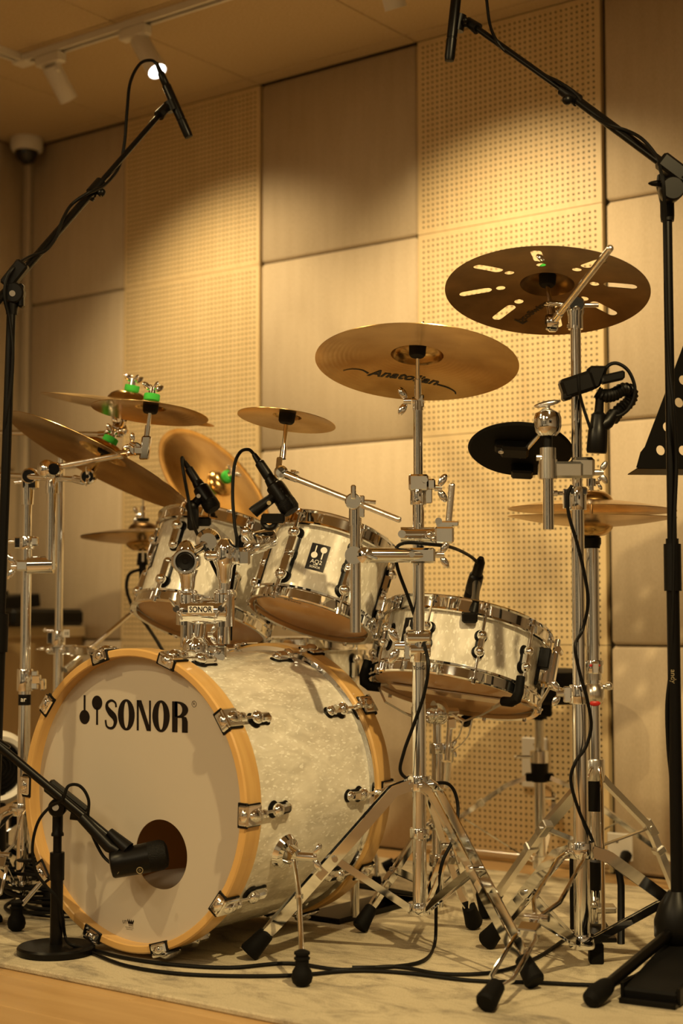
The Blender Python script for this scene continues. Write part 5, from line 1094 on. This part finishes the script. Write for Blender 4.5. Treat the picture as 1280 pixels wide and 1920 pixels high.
ed = loop2(outline)
for x, y in holes: ed += loop2([(x+hr_*math.cos(2*PI*k/20), y+hr_*1.1*math.sin(2*PI*k/20)) for k in range(20)])
bmesh.ops.triangle_fill(bm, edges=ed, use_beauty=True)
for f in list(bm.faces):
    c = f.calc_center_median()
    if any(math.hypot(c.x-x, (c.y-y)/1.1) < hr_*.95 for x, y in holes): bm.faces.remove(f)
r_ = bmesh.ops.extrude_face_region(bm, geom=bm.faces[:]); bmesh.ops.translate(bm, vec=(0, 0, .0012), verts=[v for v in r_['geom'] if isinstance(v, bmesh.types.BMVert)])
q = M(); bm.verts.index_update(); Wm = Matrix(((ux.x, uy.x, nrm.x, o.x), (ux.y, uy.y, nrm.y, o.y), (ux.z, uy.z, nrm.z, o.z), (0, 0, 0, 1)))
q.add([Wm @ v.co for v in bm.verts], [[v.index for v in f.verts] for f in bm.faces]); bm.free()
part('desk', q, 'blackmetal', ms)
part('lip', M().box(Wm @ V((W2/2, A_[1]-.002, -.02)), ux*(W2/2+.003), uy*.0012, nrm*.024, .001), 'blackmetal', ms)
mp_ = Wm @ V((W2/2, (A_[1]+D_[1])/2, -.02)); part('pole', M().cyl((mp_.x, mp_.y, .05), (mp_.x, mp_.y, mp_.z), .010, None, 16), 'blackmetal', ms)
part('desk_mount', M().box(Wm @ V((W2/2, (A_[1]+D_[1])/2, -.010)), ux*.03, uy*.03, nrm*.010, .003), 'black', ms)
for k in range(3):
    a = .4+2.094*k; r = V((math.cos(a), math.sin(a), 0)); c = V((mp_.x, mp_.y, RUGZ+.014)); part('leg', M().tube([c+UP*.16, c+r*.25], .007), 'blackmetal', ms)
# ---- black foot pedal, front right
pf, pk = Z(1212, 1888), Z(1325, 1812); dv = (pk-pf).normalized(); sd = UP.cross(dv)
fp = thing('foot_pedal', 'black sloping foot pedal lying on the rug at the bottom right corner', 'pedal', pf)
mid = pf.lerp(pk, .5)
part('base_plate', M().box(mid+UP*.005, dv*(pk-pf).length*.5, sd*.050, UP*.005, .002), 'blackmetal', fp)
part('treadle', M().box(mid+UP*.040, (dv+UP*.16).normalized()*(pk-pf).length*.46, sd*.048, (UP-dv*.16).normalized()*.010, .004), 'rubber', fp)
part('side_wall', M().box(mid+UP*.018-sd*.05, dv*(pk-pf).length*.45, sd*.003, UP*.014, .001).box(mid+UP*.018+sd*.05, dv*(pk-pf).length*.45, sd*.003, UP*.014, .001), 'black', fp)
# ---- bass drum pedal behind the drum
bp = V((-2.10, 2.90, RUGZ))
kp = thing('bass_pedal', 'black bass drum pedal seen under the far edge of the bass drum', 'pedal', bp)
part('base_plate', M().box(bp+V((0, -.04, .006)), (.055, 0, 0), (0, .16, 0), (0, 0, .006), .002), 'blackmetal', kp)
part('footboard', M().box(bp+V((0, .0, .045)), (.045, 0, 0), (0, .13, -.03), (0, .002, .005), .002), 'black', kp)
part('frame_post', M().cyl(bp+V((-.06, -.15, .01)), bp+V((-.06, -.15, .22)), .010).cyl(bp+V((.06, -.15, .01)), bp+V((.06, -.15, .22)), .010), 'satin', kp)
part('axle', M().cyl(bp+V((-.07, -.15, .21)), bp+V((.07, -.15, .21)), .008), 'satin', kp)
part('beater', M().cyl(bp+V((0, -.15, .21)), bp+V((0, -.10, .37)), .004).ell(bp+V((0, -.11, .38)), (.022, 0, 0), (0, .028, 0), (0, 0, .022)), 'whiteink', kp, 'white felt beater')
# ================================================================== CABLES
def cable(name, label, pts, r=.0036, sub=8, base=None, group=None):
    pp = smoothpath(pts, sub); return solo(name, M().tube(pp, r, 8), 'cable', label, 'cable', base or pts[0], group)
zc = RUGZ+.0045
F_ = lambda x, y: Z(x, y, zc)
cable('microphone_cable', 'black cable running along the rug from the round base past the spur foot', [F_(165, 1778), F_(230, 1795), F_(320, 1808), F_(430, 1814), F_(540, 1806), F_(640, 1818), F_(740, 1812), F_(830, 1826), F_(930, 1822), F_(1005, 1796), F_(1060, 1760), F_(1095, 1735)])
cable('microphone_cable', 'black cable lying nearest the rug front edge, looping toward the right', [F_(172, 1786), F_(235, 1810), F_(330, 1825), F_(450, 1830), F_(560, 1828), F_(660, 1820), F_(760, 1824), F_(880, 1838), F_(1000, 1842), F_(1130, 1846), F_(1190, 1830), F_(1260, 1800), F_(1330, 1770)])
cable('microphone_cable', 'black snare microphone cable draped down the middle stand to the floor', [P(898, 1058, 3.35), P(880, 1042, 3.28), P(845, 1026, 3.12), P(800, 1020, 3.03), P(760, 1018, 3.03), P(742, 1030, 3.04), P(745, 1065, 3.06), P(765, 1120, 3.08), P(785, 1180, 3.10), P(802, 1240, 3.04), P(795, 1300, 3.04), P(775, 1360, 3.05), P(757, 1410, 3.06), P(752, 1450, 3.08), P(790, 1470, 3.14), P(840, 1470, 3.18), P(858, 1510, 3.18), P(850, 1570, 3.15), P(828, 1620, 3.13), P(818, 1690, 3.12), F_(815, 1768), F_(795, 1800), F_(740, 1812), F_(660, 1814)])
cable('microphone_cable', 'black cable looping up from the clip microphone on the smaller badge rack tom', [P(477, 853, 3.22), P(466, 843, 3.22), P(450, 848, 3.22), P(439, 875, 3.20), P(436, 930, 3.19), P(440, 985, 3.17), P(444, 1015, 3.16), P(440, 1060, 3.21), P(432, 1120, 3.21), P(428, 1175, 3.21), P(418, 1225, 3.25)])
cable('microphone_cable', 'black cable hanging from the clip microphone on the larger rack tom', [P(346, 867, 3.40), P(341, 858, 3.39), P(343, 880, 3.38), P(352, 930, 3.34), P(363, 985, 3.31), P(385, 1030, 3.22), P(410, 1082, 3.21), P(424, 1105, 3.22), P(432, 1150, 3.24), P(432, 1200, 3.26)])
cable('microphone_cable', 'black cable on the right stand hanging from the clamped microphone', [P(1120, 845, 2.93), P(1105, 800, 2.92), P(1092, 760, 2.92), P(1086, 735, 2.91), P(1084, 705, 2.91)], r=.003)
cable('pad_cable', 'black cable sagging down the right cymbal stand from its upper clamp', [P(1072, 910, 2.92), P(1064, 930, 2.92), P(1066, 965, 2.92), P(1082, 1020, 2.92), P(1096, 1080, 2.93), P(1102, 1130, 2.94), P(1092, 1180, 2.95), P(1078, 1210, 2.92), P(1086, 1260, 2.92), P(1100, 1310, 2.92), P(1108, 1360, 2.93), P(1098, 1400, 2.93), P(1078, 1430, 2.92), P(1070, 1465, 2.92), P(1085, 1520, 2.92), P(1108, 1570, 2.94), P(1116, 1600, 2.96)], r=.0034)
cable('microphone_cable', 'black cable wound along the left boom from the overhead microphone', [P(294, 120, 3.52), P(283, 113, 3.52), P(262, 120, 3.50), P(244, 155, 3.47), P(238, 210, 3.44), P(233, 270, 3.42), P(222, 315, 3.40), P(195, 348, 3.33), P(165, 362, 3.29), P(135, 383, 3.29), P(118, 410, 3.24), P(105, 445, 3.21), P(85, 470, 3.18), P(55, 482, 3.15), P(28, 500, 3.09), P(12, 525, 3.08), P(9, 560, 3.08), P(18, 600, 3.085), P(24, 660, 3.08), P(20, 730, 3.08), P(10, 790, 3.08), P(8, 850, 3.09), P(13, 900, 3.09), P(2, 980, 3.08), P(-8, 1060, 3.08)])
cable('microphone_cable', 'black cable wound along the right boom and down its pole', [P(905, -60, 3.27), P(912, 0, 3.26), P(918, 45, 3.25), P(930, 75, 3.22), P(950, 98, 3.22), P(985, 115, 3.20), P(1020, 140, 3.17), P(1050, 155, 3.12), P(1080, 178, 3.10), P(1105, 210, 3.08), P(1135, 232, 3.03), P(1175, 245, 3.01), P(1205, 262, 2.97), P(1232, 295, 2.94), P(1238, 320, 2.91), P(1244, 350, 2.90), P(1246, 420, 2.92), P(1248, 520, 2.92), P(1250, 600, 2.915), P(1254, 680, 2.91), P(1262, 760, 2.90), P(1268, 860, 2.91), P(1264, 980, 2.905), P(1262, 1120, 2.90), P(1258, 1240, 2.90), P(1250, 1320, 2.90), P(1252, 1400, 2.90), P(1258, 1470, 2.90), P(1262, 1600, 2.90)], r=.0034)
cable('microphone_cable', 'black kick microphone cable curling over the short boom and down its pole', [P(212, 1622, 2.99), P(190, 1600, 3.0), P(166, 1545, 3.0), P(166, 1500, 3.0), P(150, 1474, 3.0), P(128, 1474, 3.0), P(117, 1500, 3.0), P(95, 1512, 3.02), P(72, 1540, 3.02), P(61, 1585, 3.02), P(66, 1630, 3.02), P(85, 1660, 3.02), P(105, 1682, 3.02), P(117, 1715, 3.03), P(122, 1755, 3.05), Z(135, 1772, RUGZ+.022), F_(180, 1782)], r=.0032)
cable('hihat_cable', 'black cable dropping from the auxiliary hi-hats behind the larger rack tom', [P(262, 1068, 4.14), P(243, 1076, 4.10), P(237, 1100, 4.08), P(245, 1130, 4.05), P(262, 1155, 4.0), P(280, 1180, 3.9), P(302, 1215, 3.75), P(325, 1260, 3.7)], r=.0045)
q = M(); cx0 = Z(135, 1706); 
for k in range(15):
    rr = .095+.05*random.random(); c = cx0+V((random.uniform(-.03, .03), random.uniform(-.02, .03), .006+.0085*k)); ph0 = random.random()*6; n_ = 40
    q.tube([c+V((rr*1.15*math.cos(2*PI*i/n_), rr*math.sin(2*PI*i/n_), .006*math.sin(4*PI*i/n_+ph0)+(.012 if k > 7 else 0)*math.sin(2*PI*i/n_+ph0))) for i in range(n_+1)], .0042, 7)
cc_ = solo('coiled_cable', q, 'cable', 'heap of coiled black cable on the rug left of the bass drum', 'cable', cx0); cc_['kind'] = 'stuff'
# ================================================================== LEFT BACKGROUND
xr_ = onY(160, 1185, YW-.01).x
ztop = onY(100, 1176, 3.25).z
cb = thing('cabinet', 'beige cabinet with cream top in the left corner under the black mixer', 'cabinet', (XL+.2, 3.48, 0))
part('body', bx(XL+.03, xr_-.015, 3.26, YW-.01, 0, ztop-.03), 'cabinet', cb)
part('worktop', bx(XL+.03, xr_, 3.23, YW-.008, ztop-.035, ztop, .003), 'cabtop', cb)
xm = XL+.03; wd_ = (xr_-.02-xm)
for k in range(2):
    x0, x1 = xm+wd_*k/2+.004, xm+wd_*(k+1)/2-.004
    dd_ = part('door', bx(x0, x1, 3.243, 3.262, .06, ztop-.045, .003), 'cabinet', cb); part('handle', bx(x1-.03 if k == 0 else x0+.02, x1-.02 if k == 0 else x0+.03, 3.232, 3.245, ztop-.16, ztop-.08, .002), 'satin', dd_)
mx = thing('mixer', 'black audio mixer with small knobs lying on the cream worktop', 'mixer', (XL+.25, 3.42, ztop))
mxr = onY(160, 1160, 3.60).x
part('case', bx(XL+.05, mxr, 3.29, 3.60, ztop+.002, ztop+.058, .012), 'blackmetal', mx)
part('raised_panel', M().box((XL+.17, 3.44, ztop+.078), (.13, 0, 0), (0, .13, .012), (0, -.003, .022), .004), 'black', mx)
for k in range(10):
    for j in range(2): part('knob', M().cyl((XL+.06+.024*k, 3.37+.07*j, ztop+.094+.008*j), (XL+.06+.024*k, 3.37+.07*j, ztop+.112+.008*j), .007, .006, 10), 'rubber', mx)
# white round heater at the left edge
hc = P(-8, 1440, 3.72); hn = (-FWD*.8+RGT*.55+UPV*.1).normalized()
ht = thing('fan_heater', 'white round fan heater with black grille at the left edge behind the stands', 'heater', (hc.x, hc.y, RUGZ))
part('shell', M().lathe(hc-hn*.05, hn, [(0, -.05), (.05, -.045), (.082, -.02), (.092, .02), (.090, .06), (.076, .078), (.066, .072), (.064, .055)], 48), 'white', ht)
part('grille', M().lathe(hc-hn*.05, hn, [(0, .060), (.064, .056)], 32), 'black', ht)
for k in range(6): part('grille_ring', M().ring(hc+hn*.012, hn, .011+.010*k, .0016, 32, 6), 'blackmetal', ht)
part('base', M().cyl((hc.x, hc.y, RUGZ), (hc.x, hc.y, .05), .075, .06, 28).cyl((hc.x, hc.y, .05), (hc.x, hc.y, hc.z-.06), .03, .025, 20), 'black', ht)
bxp = P(20, 1560, 3.80)
sb = thing('stage_box', 'black box on the rug at the left edge behind the coiled cable', 'box', (bxp.x-.18, bxp.y-.03, RUGZ))
c = V((bxp.x-.18, bxp.y-.03, RUGZ+.09)); part('case', M().box(c, (.11, 0, 0), (0, .09, 0), (0, 0, .088), .006), 'black', sb)
for k in range(4): part('socket', M().ring(c+V((-.075+.05*k, -.091, .02)), (0, 1, 0), .012, .003, 18, 6), 'satin', sb)
